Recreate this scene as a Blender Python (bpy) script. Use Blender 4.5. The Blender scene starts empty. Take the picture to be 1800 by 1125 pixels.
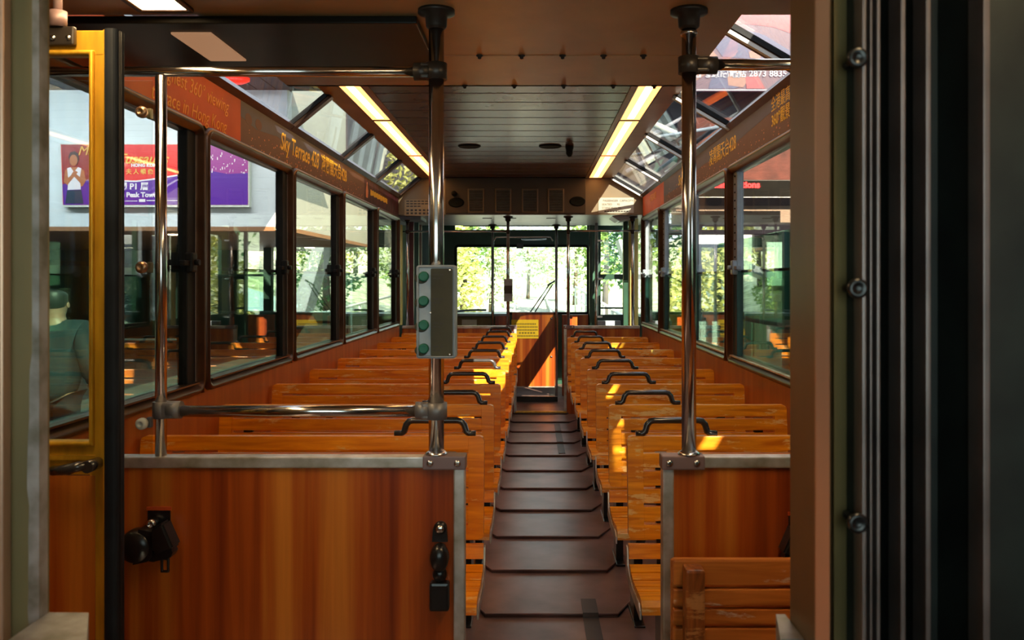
import bpy, bmesh, math, random
from mathutils import Vector, Matrix
random.seed(7)
S = bpy.context.scene
COL = S.collection
PI = math.pi
# ------------------------------------------------------------------ camera
F, CX, CY, HC = 1500.0, 938.0, 494.0, 1.4
cd = bpy.data.cameras.new('camera'); cam = bpy.data.objects.new('camera', cd); COL.objects.link(cam)
cam.location = (0, 0, HC); cam.rotation_euler = (PI/2, 0, 0)
cd.sensor_width = 36; cd.lens = 36*F/1800
cd.shift_x = -(CX-900)/1800; cd.shift_y = (CY-562.5)/1800
cd.clip_start = 0.05; cd.clip_end = 400
cd.dof.use_dof = True; cd.dof.focus_distance = 4.2; cd.dof.aperture_fstop = 8.0
S.camera = cam
# ------------------------------------------------------------------ light and colour
S.view_settings.view_transform = 'Standard'; S.view_settings.look = 'None'
S.view_settings.gamma = 1; S.view_settings.use_curve_mapping = False
S.view_settings.exposure = 1.55
S.cycles.max_bounces = 12; S.cycles.transparent_max_bounces = 40; S.cycles.diffuse_bounces = 5
S.cycles.caustics_reflective = False; S.cycles.caustics_refractive = False
S.cycles.sample_clamp_indirect = 6
W = bpy.data.worlds.new('sky'); S.world = W; W.use_nodes = True
wn = W.node_tree.nodes; wl = W.node_tree.links; wn.clear()
wo = wn.new('ShaderNodeOutputWorld'); bg = wn.new('ShaderNodeBackground'); sk = wn.new('ShaderNodeTexSky')
sk.sky_type = 'HOSEK_WILKIE'; sk.turbidity = 4; sk.ground_albedo = .3
SUN_DIR = Vector((-.23, .50, -.35)).normalized()
sk.sun_direction = -SUN_DIR
mxs = wn.new('ShaderNodeMix'); mxs.data_type = 'RGBA'; mxs.inputs[0].default_value = .62
mxs.inputs[7].default_value = (.82, .93, 1, 1)
wl.new(sk.outputs[0], mxs.inputs[6]); wl.new(mxs.outputs[2], bg.inputs[0]); bg.inputs[1].default_value = 1.9
wl.new(bg.outputs[0], wo.inputs[0])
sd = bpy.data.lights.new('sun', 'SUN'); sd.energy = 9.0; sd.angle = .0045; sd.color = (1, .86, .64)
so = bpy.data.objects.new('sun', sd); COL.objects.link(so)
so.rotation_euler = SUN_DIR.to_track_quat('-Z', 'Y').to_euler(); so.location = (6, -12, 12)

def P(px, py, Y):
    return Vector(((px-CX)*Y/F, Y, HC-(py-CY)*Y/F))
def PX(px, Y): return (px-CX)*Y/F
def PZ(py, Y): return HC-(py-CY)*Y/F

# ------------------------------------------------------------------ materials
MATS = {}
def new_mat(name):
    m = bpy.data.materials.new(name); m.use_nodes = True
    n = m.node_tree.nodes; l = m.node_tree.links
    b = n['Principled BSDF']; MATS[name] = m
    return m, n, l, b
def c4(c): return (c[0], c[1], c[2], 1)
def plain(name, col, rough=.5, metal=0, var=.12, scale=6, bump=0, spec=.5, dirt=None, stretch=(1, 1, 1), coat=0):
    """base colour with a noise variation (dirt: second colour blended in patches)"""
    m, n, l, b = new_mat(name)
    tc = n.new('ShaderNodeTexCoord'); mp = n.new('ShaderNodeMapping'); mp.inputs[3].default_value = stretch
    l.new(tc.outputs['Object'], mp.inputs[0])
    nz = n.new('ShaderNodeTexNoise'); nz.inputs['Scale'].default_value = scale; nz.inputs['Detail'].default_value = 5
    l.new(mp.outputs[0], nz.inputs['Vector'])
    cr = n.new('ShaderNodeValToRGB'); l.new(nz.outputs[0], cr.inputs[0])
    d = dirt if dirt else tuple(max(0, x*(1-var*1.6)) for x in col)
    cr.color_ramp.elements[0].position = .32; cr.color_ramp.elements[0].color = c4(d)
    cr.color_ramp.elements[1].position = .68; cr.color_ramp.elements[1].color = c4(tuple(min(1, x*(1+var)) for x in col))
    l.new(cr.outputs[0], b.inputs['Base Color'])
    b.inputs['Roughness'].default_value = rough; b.inputs['Metallic'].default_value = metal
    b.inputs['Specular IOR Level'].default_value = spec; b.inputs['Coat Weight'].default_value = coat
    if bump:
        bp = n.new('ShaderNodeBump'); bp.inputs['Strength'].default_value = bump; bp.inputs['Distance'].default_value = .004
        l.new(nz.outputs[0], bp.inputs['Height']); l.new(bp.outputs[0], b.inputs['Normal'])
    return m
def emit(name, col, s, base=None):
    m, n, l, b = new_mat(name)
    b.inputs['Base Color'].default_value = c4(tuple(.22*q for q in (base or col))); b.inputs['Emission Color'].default_value = c4(col)
    b.inputs['Emission Strength'].default_value = s; b.inputs['Roughness'].default_value = .4
    return m
def glass(name, tint, ior=1.5, rough=0.0):
    m, n, l, b = new_mat(name); n.remove(b)
    o = n['Material Output']; tr = n.new('ShaderNodeBsdfTransparent'); gl = n.new('ShaderNodeBsdfGlossy')
    fr = n.new('ShaderNodeFresnel'); mx = n.new('ShaderNodeMixShader')
    ge = n.new('ShaderNodeNewGeometry'); mr = n.new('ShaderNodeMapRange')      # same reflection from both faces of the pane
    l.new(ge.outputs['Backfacing'], mr.inputs[0]); mr.inputs[3].default_value = ior; mr.inputs[4].default_value = 1/ior
    l.new(mr.outputs[0], fr.inputs[0])
    tr.inputs[0].default_value = c4(tint); gl.inputs['Roughness'].default_value = rough
    l.new(fr.outputs[0], mx.inputs[0]); l.new(tr.outputs[0], mx.inputs[1]); l.new(gl.outputs[0], mx.inputs[2])
    l.new(mx.outputs[0], o.inputs[0]); return m

def wood(name, dark, lite, worn, wear=.60, rough=.36, stretch=(1.2, 14, 14), coat=.10):
    """varnished boards with grain along X and patches where the varnish has gone"""
    m, n, l, b = new_mat(name)
    tc = n.new('ShaderNodeTexCoord'); oi = n.new('ShaderNodeObjectInfo')
    ad = n.new('ShaderNodeVectorMath'); ad.operation = 'ADD'
    sc = n.new('ShaderNodeVectorMath'); sc.operation = 'SCALE'; sc.inputs[3].default_value = 37
    cm = n.new('ShaderNodeCombineXYZ'); l.new(oi.outputs['Random'], cm.inputs[0]); l.new(oi.outputs['Random'], cm.inputs[1])
    l.new(cm.outputs[0], sc.inputs[0]); l.new(tc.outputs['Object'], ad.inputs[0]); l.new(sc.outputs[0], ad.inputs[1])
    mp = n.new('ShaderNodeMapping'); mp.inputs[3].default_value = stretch; l.new(ad.outputs[0], mp.inputs[0])
    nz = n.new('ShaderNodeTexNoise'); nz.inputs['Scale'].default_value = 3; nz.inputs['Detail'].default_value = 8
    nz.inputs['Distortion'].default_value = .8; l.new(mp.outputs[0], nz.inputs['Vector'])
    cr = n.new('ShaderNodeValToRGB'); l.new(nz.outputs[0], cr.inputs[0])
    cr.color_ramp.elements[0].position = .3; cr.color_ramp.elements[0].color = c4(dark)
    cr.color_ramp.elements[1].position = .7; cr.color_ramp.elements[1].color = c4(lite)
    mp2 = n.new('ShaderNodeMapping'); mp2.inputs[3].default_value = (2.2, 6, 9); l.new(ad.outputs[0], mp2.inputs[0])
    n2 = n.new('ShaderNodeTexNoise'); n2.inputs['Scale'].default_value = 2.4; n2.inputs['Detail'].default_value = 10
    n2.inputs['Roughness'].default_value = .7; l.new(mp2.outputs[0], n2.inputs['Vector'])
    c2 = n.new('ShaderNodeValToRGB'); l.new(n2.outputs[0], c2.inputs[0])
    c2.color_ramp.elements[0].position = wear; c2.color_ramp.elements[0].color = (0, 0, 0, 1)
    c2.color_ramp.elements[1].position = wear+.05; c2.color_ramp.elements[1].color = (.75, .75, .75, 1)
    mx = n.new('ShaderNodeMix'); mx.data_type = 'RGBA'; l.new(c2.outputs[0], mx.inputs[0]); l.new(cr.outputs[0], mx.inputs[6])
    mx.inputs[7].default_value = c4(worn); l.new(mx.outputs[2], b.inputs['Base Color'])
    mr = n.new('ShaderNodeMapRange'); l.new(c2.outputs[0], mr.inputs[0]); mr.inputs[3].default_value = rough; mr.inputs[4].default_value = .6
    l.new(mr.outputs[0], b.inputs['Roughness'])
    b.inputs['Coat Weight'].default_value = coat; b.inputs['Coat Roughness'].default_value = .2
    b.inputs['Specular IOR Level'].default_value = .3
    bp = n.new('ShaderNodeBump'); bp.inputs['Strength'].default_value = .25; bp.inputs['Distance'].default_value = .002
    l.new(nz.outputs[0], bp.inputs['Height']); l.new(bp.outputs[0], b.inputs['Normal'])
    return m
M_BENCH = wood('bench_wood', (.66, .15, .003), (1.0, .36, .008), (.88, .54, .20), .57)
M_BENCH_R = wood('bench_wood_pale', (.58, .15, .004), (1.0, .40, .012), (.90, .62, .24), .55)
M_SEATB = wood('fold_seat_wood', (.34, .10, .018), (.58, .20, .04), (.62, .48, .38), .60)
M_ARM = wood('arm_wood', (.07, .024, .010), (.34, .10, .02), (.52, .24, .08), .54, stretch=(14, 14, 2))

def laminate(name, a, b_, c, rough=.3):
    m, n, l, b = new_mat(name)
    tc = n.new('ShaderNodeTexCoord'); mp = n.new('ShaderNodeMapping'); mp.inputs[3].default_value = (8, 8, .22)
    l.new(tc.outputs['Object'], mp.inputs[0])
    nz = n.new('ShaderNodeTexNoise'); nz.inputs['Scale'].default_value = 1.6; nz.inputs['Detail'].default_value = 6
    nz.inputs['Distortion'].default_value = .3; l.new(mp.outputs[0], nz.inputs['Vector'])
    cr = n.new('ShaderNodeValToRGB'); l.new(nz.outputs[0], cr.inputs[0])
    e = cr.color_ramp.elements; e[0].position = .36; e[0].color = c4(a); e[1].position = .66; e[1].color = c4(c)
    k = e.new(.5); k.color = c4(b_)
    mp2 = n.new('ShaderNodeMapping'); mp2.inputs[3].default_value = (120, 120, 5); l.new(tc.outputs['Object'], mp2.inputs[0])
    n2 = n.new('ShaderNodeTexNoise'); n2.inputs['Scale'].default_value = 1; l.new(mp2.outputs[0], n2.inputs['Vector'])
    mx = n.new('ShaderNodeMix'); mx.data_type = 'RGBA'; mx.blend_type = 'MULTIPLY'; mx.inputs[0].default_value = .25
    l.new(cr.outputs[0], mx.inputs[6]); l.new(n2.outputs[0], mx.inputs[7]); l.new(mx.outputs[2], b.inputs['Base Color'])
    b.inputs['Roughness'].default_value = rough; return m
M_LAM = laminate('laminate', (.20, .028, .004), (.42, .078, .009), (.64, .20, .026))
M_WALL = laminate('wall_laminate', (.42, .095, .016), (.52, .13, .022), (.60, .17, .03), .30)
M_STEEL = plain('polished_steel', (.62, .60, .60), .16, 1, .05, 30)
M_BRONZE = plain('bronze_trim', (.085, .045, .028), .3, .6, .2, 8)
M_RUBBER = plain('black_rubber', (.010, .010, .011), .55, 0, .2, 20, spec=.2)
M_RUBBERB = plain('blue_black_rubber', (.009, .013, .020), .6, 0, .3, 9, spec=.2)
M_BLACK = plain('black_plastic', (.010, .010, .011), .28, 0, .2, 20)
M_HANDLE = plain('handle_enamel', (.030, .029, .031), .25, 0, .2, 10, coat=.4)
M_CLAMP = plain('dark_cast_clamp', (.035, .028, .024), .4, .4, .2, 20)
M_CLAMPG = plain('grey_cast_clamp', (.20, .19, .19), .45, .5, .15, 20)
M_ALU = plain('worn_aluminium', (.62, .60, .58), .38, .7, .12, 14, dirt=(.34, .30, .22))
M_CHAN = plain('blue_grey_channel', (.23, .28, .34), .45, .3, .1, 14)
M_CHAND = plain('dark_green_channel', (.012, .045, .050), .35, .2, .2, 14)
M_GOLD = plain('gold_anodised', (.74, .42, .03), .38, .5, .12, 9, dirt=(.50, .27, .02), stretch=(3, 3, .6))
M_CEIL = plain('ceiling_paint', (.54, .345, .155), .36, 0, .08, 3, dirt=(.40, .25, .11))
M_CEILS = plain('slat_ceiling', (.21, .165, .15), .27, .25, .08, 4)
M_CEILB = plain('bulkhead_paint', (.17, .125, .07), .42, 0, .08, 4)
M_FASC2 = plain('fascia_brown', (.055, .034, .014), .5, 0, .08, 4)
M_CREAM = plain('cab_ceiling', (.55, .58, .64), .3, .1, .06, 5)
M_BLKP = plain('black_gloss_panel', (.008, .006, .004), .36, 0, .3, 5, spec=.1)
M_FLOOR = plain('vinyl_floor', (.19, .115, .105), .34, 0, .22, 4, bump=.35, dirt=(.085, .050, .046))
M_TAPE = plain('black_tape', (.022, .022, .024), .45, 0, .2, 20)
M_OLIVE = plain('worn_olive_paint', (.15, .11, .045), .5, .1, .25, 5, dirt=(.10, .075, .03), stretch=(1, 1, .5), bump=.3)
M_CHIP = plain('bare_metal_edge', (.26, .25, .25), .5, .4, .3, 20, dirt=(.12, .11, .08))
M_COLB = plain('brown_column', (.17, .10, .04), .38, .3, .2, 4, dirt=(.10, .065, .03), stretch=(1, 1, .4))
M_COLP = plain('pink_strip_highlight', (.52, .33, .23), .35, .6, .15, 4, stretch=(1, 1, .3))  # also carries the painted highlight of the right column
M_SHUT = plain('shutter_dark', (.010, .014, .012), .55, .1, .4, 12)
M_RIB = plain('shutter_rib', (.20, .165, .16), .4, .5, .15, 12)
M_GREENW = plain('cab_green_paint', (.022, .075, .050), .35, 0, .15, 5)
M_MAROON = plain('maroon_post', (.09, .012, .018), .4, 0, .15, 5)
M_YELPOST = plain('yellow_post', (.62, .52, .16), .45, 0, .1, 5)
M_GREY = plain('grey_cast_box', (.25, .27, .29), .42, .2, .12, 20)
M_PLATE = plain('olive_steel_plate', (.06, .055, .034), .6, .0, .2, 7, spec=.2, dirt=(.04, .037, .025))
M_BTN = plain('green_button', (.0, .10, .06), .5, 0, .05, 20)
M_WHITE = plain('white_paint', (.60, .63, .63), .6, 0, .04, 1)
M_BEIGE = plain('beige_paint', (.36, .37, .31), .6, 0, .05, .7)
M_SOFFIT = plain('soffit_wood', (.26, .12, .05), .5, 0, .1, 1)
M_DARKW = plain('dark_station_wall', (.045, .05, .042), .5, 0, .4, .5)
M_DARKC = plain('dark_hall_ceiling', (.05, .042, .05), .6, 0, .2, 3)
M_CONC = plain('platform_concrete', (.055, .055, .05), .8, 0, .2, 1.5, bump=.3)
M_CANV = plain('grey_canvas', (.22, .21, .19), .8, 0, .15, 6)
_n = M_CANV.node_tree.nodes; _l = M_CANV.node_tree.links      # made half transparent so sun still reaches the yellow sign
_t = _n.new('ShaderNodeBsdfTransparent'); _m = _n.new('ShaderNodeMixShader'); _m.inputs[0].default_value = .5
_l.new(_n['Principled BSDF'].outputs[0], _m.inputs[1]); _l.new(_t.outputs[0], _m.inputs[2]); _l.new(_m.outputs[0], _n['Material Output'].inputs[0])
M_MAUVE = plain('mauve_metal', (.20, .13, .13), .45, .2, .06, 2)
M_FASCIA = plain('brown_fascia', (.26, .17, .12), .5, 0, .08, 1)
M_PALEG = plain('pale_green_grey', (.30, .36, .32), .6, 0, .12, 1)
M_PALEL = None
M_PANEL = plain('white_cabinet', (.60, .66, .72), .5, 0, .05, 2)
M_SIGNW = plain('ivory_plate', (.36, .34, .27), .5, 0, .04, 20)
M_SIGNC = plain('old_ivory_plate', (.26, .19, .10), .5, 0, .06, 20)
M_INK = plain('dark_ink', (.03, .025, .02), .6, 0, .1, 20)
M_INKY = plain('brown_ink', (.22, .15, .01), .6, 0, .1, 20)
M_YEL = plain('yellow_sign', (.85, .58, .02), .45, 0, .03, 20)
M_LABELW = plain('label_white', (.55, .57, .5), .6, 0, .05, 20)
M_ORANGE = plain('orange_print', (.62, .10, .022), .5, 0, .08, 3, dirt=(.50, .07, .018), spec=.2)
M_DUSK = plain('dusk_sky_print', (.085, .088, .125), .5, 0, .1, 3, spec=.2)
M_HILLP = plain('hillside_print', (.085, .040, .030), .5, 0, .6, 16, dirt=(.13, .055, .04), spec=.2)
M_WINE = plain('wine_print', (.055, .010, .016), .5, 0, .5, 12, spec=.2)
M_YTXT = plain('yellow_print', (.95, .55, .02), .45, 0, .1, 30)
M_OTXT = plain('amber_print', (.85, .30, .02), .45, 0, .1, 30)
M_PEACH = plain('peach_print', (.62, .20, .09), .45, 0, .1, 30)
M_PBRED = plain('brown_red_print', (.12, .03, .02), .5, 0, .3, 8, spec=.2)
M_SPK = plain('speaker_mesh', (.007, .009, .008), .7, 0, .2, 60, spec=.15)
M_VENT = plain('vent_metal', (.17, .155, .12), .4, .5, .1, 20)
M_SCREW = plain('screw_chrome', (.65, .62, .60), .22, 1, .05, 30)
M_BRASSD = plain('brass_disc', (.42, .27, .17), .3, .9, .1, 20)
M_JACK = plain('teal_jacket', (.004, .016, .020), .8, 0, .2, 8)
M_TROUS = plain('dark_trousers', (.015, .015, .02), .8, 0, .2, 8)
M_SKIN = plain('skin', (.25, .13, .08), .5, 0, .05, 8)
M_HAIR = plain('black_hair', (.006, .005, .005), .5, 0, .3, 30)
M_LAMPOFF = None
M_BARK = plain('bark', (.10, .075, .05), .9, 0, .3, 4, bump=.5)
M_GRASS = plain('grass_ground', (.46, .50, .34), .9, 0, .4, 2, bump=.6)  # paled in place of haze over the ground
M_TRACK = plain('pale_track', (.42, .42, .40), .8, 0, .15, 2)
M_BLUEG = plain('blue_grey_roof', (.28, .33, .38), .5, .1, .1, 2)
M_GLASS = glass('window_glass', (.90, .91, .89))
M_GLASSG = glass('green_window_glass', (.62, .80, .70))
M_GLASSC = glass('clear_screen_glass', (.93, .96, .97))
M_GLASSS = glass('skylight_glass', (.74, .76, .78))
M_GLASSF = glass('windscreen_glass', (.9, .96, .92))
M_LAMP = emit('lamp_diffuser', (1, .32, .08), 1.6, (.9, .85, .7))
M_LAMPC = emit('lamp_core', (1, .60, .20), 3.4, (.95, .9, .8))
M_LAMPOFF = emit('added_glow_diffuser', (.24, .12, .06), .45, (.9, .8, .7))  # added emission lifts the unlit lamp
M_LAMPN = emit('near_lamp', (1, .70, .36), 10, (.9, .85, .7))
M_SLOTL = emit('slot_light', (1, .78, .55), 12)
M_LED = emit('led_red', (1, .01, .01), 5)
M_REDL = emit('red_lit', (1, .03, .015), .9)
M_PRED = emit('poster_red', (.95, .012, .008), .42, (.6, .02, .01))
M_PDRED = emit('poster_dark_red', (.30, .008, .012), .42, (.4, .02, .02))
M_PPUR = emit('poster_purple', (.11, .012, .36), .42, (.1, .02, .3))
M_PMAG = emit('poster_magenta', (.36, .04, .30), .42)
M_PWHT = emit('poster_white', (.9, .85, .88), .42)
M_PGOLD = emit('poster_gold', (.85, .50, .08), .42)
M_PBLUE = emit('poster_blue', (.10, .25, .55), .42)
M_PSKIN = emit('poster_skin', (.52, .17, .06), .42)
M_PHAIR = emit('poster_black', (.012, .008, .01), .42)
M_PJEAN = emit('poster_jeans', (.01, .04, .08), .42)
M_BPINK = emit('billboard_pink', (.62, .10, .12), .4)
M_BBLUE = emit('billboard_blue', (.13, .13, .26), .4)
M_BPLUM = emit('billboard_plum', (.24, .12, .17), .4)
M_BORG = emit('billboard_orange', (.60, .28, .20), .4)
M_BWHT = emit('billboard_white', (.75, .72, .75), .4)
M_GRLED = emit('green_lamp', (.1, 1, .4), 3)

def leaf_mat(name, a, b_):
    m, n, l, b = new_mat(name); g = n.new('ShaderNodeNewGeometry'); cr = n.new('ShaderNodeValToRGB')
    l.new(g.outputs['Random Per Island'], cr.inputs[0])
    cr.color_ramp.elements[0].color = c4(a); cr.color_ramp.elements[1].color = c4(b_)
    b.inputs['Roughness'].default_value = .55; l.new(cr.outputs[0], b.inputs['Base Color'])
    t = n.new('ShaderNodeBsdfTranslucent'); l.new(cr.outputs[0], t.inputs[0]); mx = n.new('ShaderNodeMixShader')
    mx.inputs[0].default_value = .35; l.new(b.outputs[0], mx.inputs[1]); l.new(t.outputs[0], mx.inputs[2])
    l.new(mx.outputs[0], n['Material Output'].inputs[0]); return m
M_LEAFY = leaf_mat('leaf_yellow', (.42, .46, .10), (.72, .70, .30))
M_LEAFG = leaf_mat('leaf_green', (.07, .17, .03), (.34, .46, .12))
M_LEAFP = leaf_mat('leaf_hazed', (.34, .42, .28), (.66, .72, .50))  # distance haze painted into the leaf colour
M_LEAFD = leaf_mat('leaf_dark', (.03, .11, .05), (.14, .30, .12))

# ------------------------------------------------------------------ mesh helpers
class MB:
    """collects shapes in world coordinates; build() links them as ONE mesh object"""
    def __init__(s): s.v = []; s.f = []; s.sm = []
    def add(s, vs, fs, smooth=False):
        o = len(s.v); s.v += [Vector(v) for v in vs]; s.f += [tuple(i+o for i in f) for f in fs]; s.sm += [smooth]*len(fs); return s
    def box(s, x0, x1, y0, y1, z0, z1, b=0):
        if x0 > x1: x0, x1 = x1, x0
        if y0 > y1: y0, y1 = y1, y0
        if z0 > z1: z0, z1 = z1, z0
        if b:
            bm = bmesh.new(); bmesh.ops.create_cube(bm, size=1)
            for v in bm.verts: v.co = Vector(((x0+x1)/2+v.co.x*(x1-x0), (y0+y1)/2+v.co.y*(y1-y0), (z0+z1)/2+v.co.z*(z1-z0)))
            b = min(b, (x1-x0)*.45, (y1-y0)*.45, (z1-z0)*.45)
            bmesh.ops.bevel(bm, geom=bm.edges[:], offset=b, segments=2, profile=.6, affect='EDGES')
            bm.verts.index_update()
            s.add([v.co.copy() for v in bm.verts], [[v.index for v in f.verts] for f in bm.faces]); bm.free(); return s
        return s.add([(x0,y0,z0),(x1,y0,z0),(x1,y1,z0),(x0,y1,z0),(x0,y0,z1),(x1,y0,z1),(x1,y1,z1),(x0,y1,z1)],
                     [(0,3,2,1),(4,5,6,7),(0,1,5,4),(1,2,6,5),(2,3,7,6),(3,0,4,7)])
    def prism(s, pts, axis, a0, a1, smooth=False):
        """polygon pts (2D) extruded along axis from a0 to a1"""
        def mk(p, a):
            if axis == 'x': return (a, p[0], p[1])
            if axis == 'y': return (p[0], a, p[1])
            return (p[0], p[1], a)
        n = len(pts); vs = [mk(p, a0) for p in pts]+[mk(p, a1) for p in pts]
        fs = [tuple(range(n))[::-1], tuple(range(n, 2*n))]+[(i, (i+1) % n, n+(i+1) % n, n+i) for i in range(n)]
        return s.add(vs, fs, smooth)
    def tube(s, pts, r, n=14, cap=True, r1=None):
        pts = [Vector(p) for p in pts]; k = len(pts); rings = []
        up = None
        for i, p in enumerate(pts):
            d = (pts[min(i+1, k-1)]-pts[max(i-1, 0)]).normalized()
            if up is None: up = Vector((0, 0, 1)) if abs(d.z) < .9 else Vector((1, 0, 0))
            a = d.cross(up)
            a = a.normalized(); b = a.cross(d).normalized(); up = b
            if up.length < .1: up = Vector((0, 0, 1))
            rr = r if r1 is None else r+(r1-r)*i/(k-1)
            rings.append([p+a*math.cos(t*2*PI/n)*rr+b*math.sin(t*2*PI/n)*rr for t in range(n)])
        o = len(s.v)
        for rg in rings: s.v += rg
        for i in range(k-1):
            for j in range(n):
                s.f.append((o+i*n+j, o+i*n+(j+1) % n, o+(i+1)*n+(j+1) % n, o+(i+1)*n+j)); s.sm.append(True)
        if cap:
            s.f.append(tuple(o+j for j in range(n))[::-1]); s.f.append(tuple(o+(k-1)*n+j for j in range(n))); s.sm += [False, False]
        return s
    def cyl(s, p0, p1, r, n=18, r1=None): return s.tube([p0, p1], r, n, True, r1)
    def lathe(s, c, axis, prof, n=28, sx=1, sz=1):
        """profile (radius, height) about an axis through c"""
        c = Vector(c); o = len(s.v); k = len(prof)
        for r, h in prof:
            for j in range(n):
                t = 2*PI*j/n; a, b = r*math.cos(t)*sx, r*math.sin(t)*sz
                s.v.append(c+(Vector((a, b, h)) if axis == 'z' else Vector((a, h, b)) if axis == 'y' else Vector((h, a, b))))
        for i in range(k-1):
            for j in range(n):
                s.f.append((o+i*n+j, o+i*n+(j+1) % n, o+(i+1)*n+(j+1) % n, o+(i+1)*n+j)); s.sm.append(True)
        s.f.append(tuple(o+j for j in range(n))); s.f.append(tuple(o+(k-1)*n+j for j in range(n))); s.sm += [False, False]
        return s
    def build(s, name, mat, parent=None, origin=None, **kw):
        if parent is not None:
            org = parent['_o'] if '_o' in parent else (0, 0, 0)
        else:
            if origin is None:
                xs = [v.x for v in s.v]; ys = [v.y for v in s.v]; zs = [v.z for v in s.v]
                origin = ((min(xs)+max(xs))/2, (min(ys)+max(ys))/2, min(zs))
            org = origin
        org = Vector(org)
        me = bpy.data.meshes.new(name); me.from_pydata([v-org for v in s.v], [], s.f)
        bm = bmesh.new(); bm.from_mesh(me); bmesh.ops.recalc_face_normals(bm, faces=bm.faces[:]); bm.to_mesh(me); bm.free()
        me.polygons.foreach_set('use_smooth', s.sm); me.materials.append(mat); me.update()
        o = bpy.data.objects.new(name, me); COL.objects.link(o)
        if parent is not None: o.parent = parent
        else: o.location = org
        o['_o'] = tuple(org)
        for k, v in kw.items(): o[k] = v
        return o
def box(x0, x1, y0, y1, z0, z1, b=0): return MB().box(x0, x1, y0, y1, z0, z1, b)
def thing(name, label, cat, loc, group=None):
    o = bpy.data.objects.new(name, None); COL.objects.link(o); o.location = loc; o.empty_display_size = .1
    o['_o'] = tuple(loc); o['label'] = label; o['category'] = cat
    if group: o['group'] = group
    return o
def tag(o, label, cat, group=None, kind=None):
    o['label'] = label; o['category'] = cat
    if group: o['group'] = group
    if kind: o['kind'] = kind
    return o
def struct(name, mb, mat, origin=None):
    o = mb.build(name, mat, None, origin); o['kind'] = 'structure'; return o
def kids(o): return [c for c in bpy.data.objects if c.parent == o]
def copy_thing(o, loc, label):
    c = o.copy(); COL.objects.link(c); c.location = loc; c['label'] = label; c['_o'] = tuple(loc)
    for k in kids(o):
        d = k.copy(); COL.objects.link(d); d.parent = c
        for g in kids(k):
            e = g.copy(); COL.objects.link(e); e.parent = d
    return c
DG = None
def text(s, size, loc, rot, mat, parent, name='lettering', ext=.0008, align='CENTER', sx=1.0, kind=None, shear=0, bold=0):
    cu = bpy.data.curves.new('t', 'FONT'); cu.body = s; cu.size = size; cu.extrude = ext; cu.align_x = align; cu.align_y = 'CENTER'
    cu.shear = shear; cu.offset = bold; cu.resolution_u = 3
    t = bpy.data.objects.new('t', cu); COL.objects.link(t); bpy.context.view_layer.update()
    dg = bpy.context.evaluated_depsgraph_get(); me = bpy.data.meshes.new_from_object(t.evaluated_get(dg))
    bpy.data.objects.remove(t); bpy.data.curves.remove(cu)
    org = Vector(parent['_o'])
    mt = Matrix.Translation(Vector(loc)-org) @ rot.to_4x4() @ Matrix.Diagonal((sx, 1, 1, 1))
    me.transform(mt); me.materials.clear(); me.materials.append(mat)
    o = bpy.data.objects.new(name, me); COL.objects.link(o); o.parent = parent; o['_o'] = tuple(org)
    return o
R_FRONT = Matrix.Rotation(PI/2, 3, 'X')                                   # faces -Y (the camera)
R_LWALL = Matrix(((0, 0, 1), (1, 0, 0), (0, 1, 0)))                        # on the left wall: text runs along +Y, faces +X
R_RWALL = Matrix(((0, 0, -1), (-1, 0, 0), (0, 1, 0)))                      # on the right wall: text runs along -Y, faces -X

def rrect(a0, a1, b0, b1, r, n=6):
    r = max(.001, min(r, (a1-a0)/2-.001, (b1-b0)/2-.001)); pts = []
    for cx, cy, t0 in ((a1-r, b1-r, 0), (a0+r, b1-r, PI/2), (a0+r, b0+r, PI), (a1-r, b0+r, 1.5*PI)):
        for i in range(n+1):
            t = t0+PI/2*i/n; pts.append((cx+r*math.cos(t), cy+r*math.sin(t)))
    return pts
def ring(mb, axis, a0, a1, b0, b1, r, prof, n=6):
    """closed moulding round a rounded rectangle; prof = list of (inset, height along axis)"""
    loops = []
    for ins, h in prof:
        lp = rrect(a0+ins, a1-ins, b0+ins, b1-ins, r-ins, n)
        loops.append([(h, p[0], p[1]) if axis == 'x' else (p[0], h, p[1]) if axis == 'y' else (p[0], p[1], h) for p in lp])
    m = len(loops[0]); o = len(mb.v); k = len(loops)
    for lp in loops: mb.v += [Vector(p) for p in lp]
    for i in range(k):
        for j in range(m):
            i2 = (i+1) % k; mb.f.append((o+i*m+j, o+i*m+(j+1) % m, o+i2*m+(j+1) % m, o+i2*m+j)); mb.sm.append(True)
    return mb
WL, WR = -1.384, 1.118
# ================================================================== THE CAR: shell
ZS, ZT, ZB, ZU, ZC, ZL = .965, 2.02, 2.255, 2.275, 2.46, 2.13      # sill, window top, band top, skylight foot, ceiling, low ceiling
XCL, XCR = -1.158, .80                                              # ceiling edges
YB = [1.0, 2.27, 3.56, 4.86, 6.14, 7.47, 8.72]                      # window pillars
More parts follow.
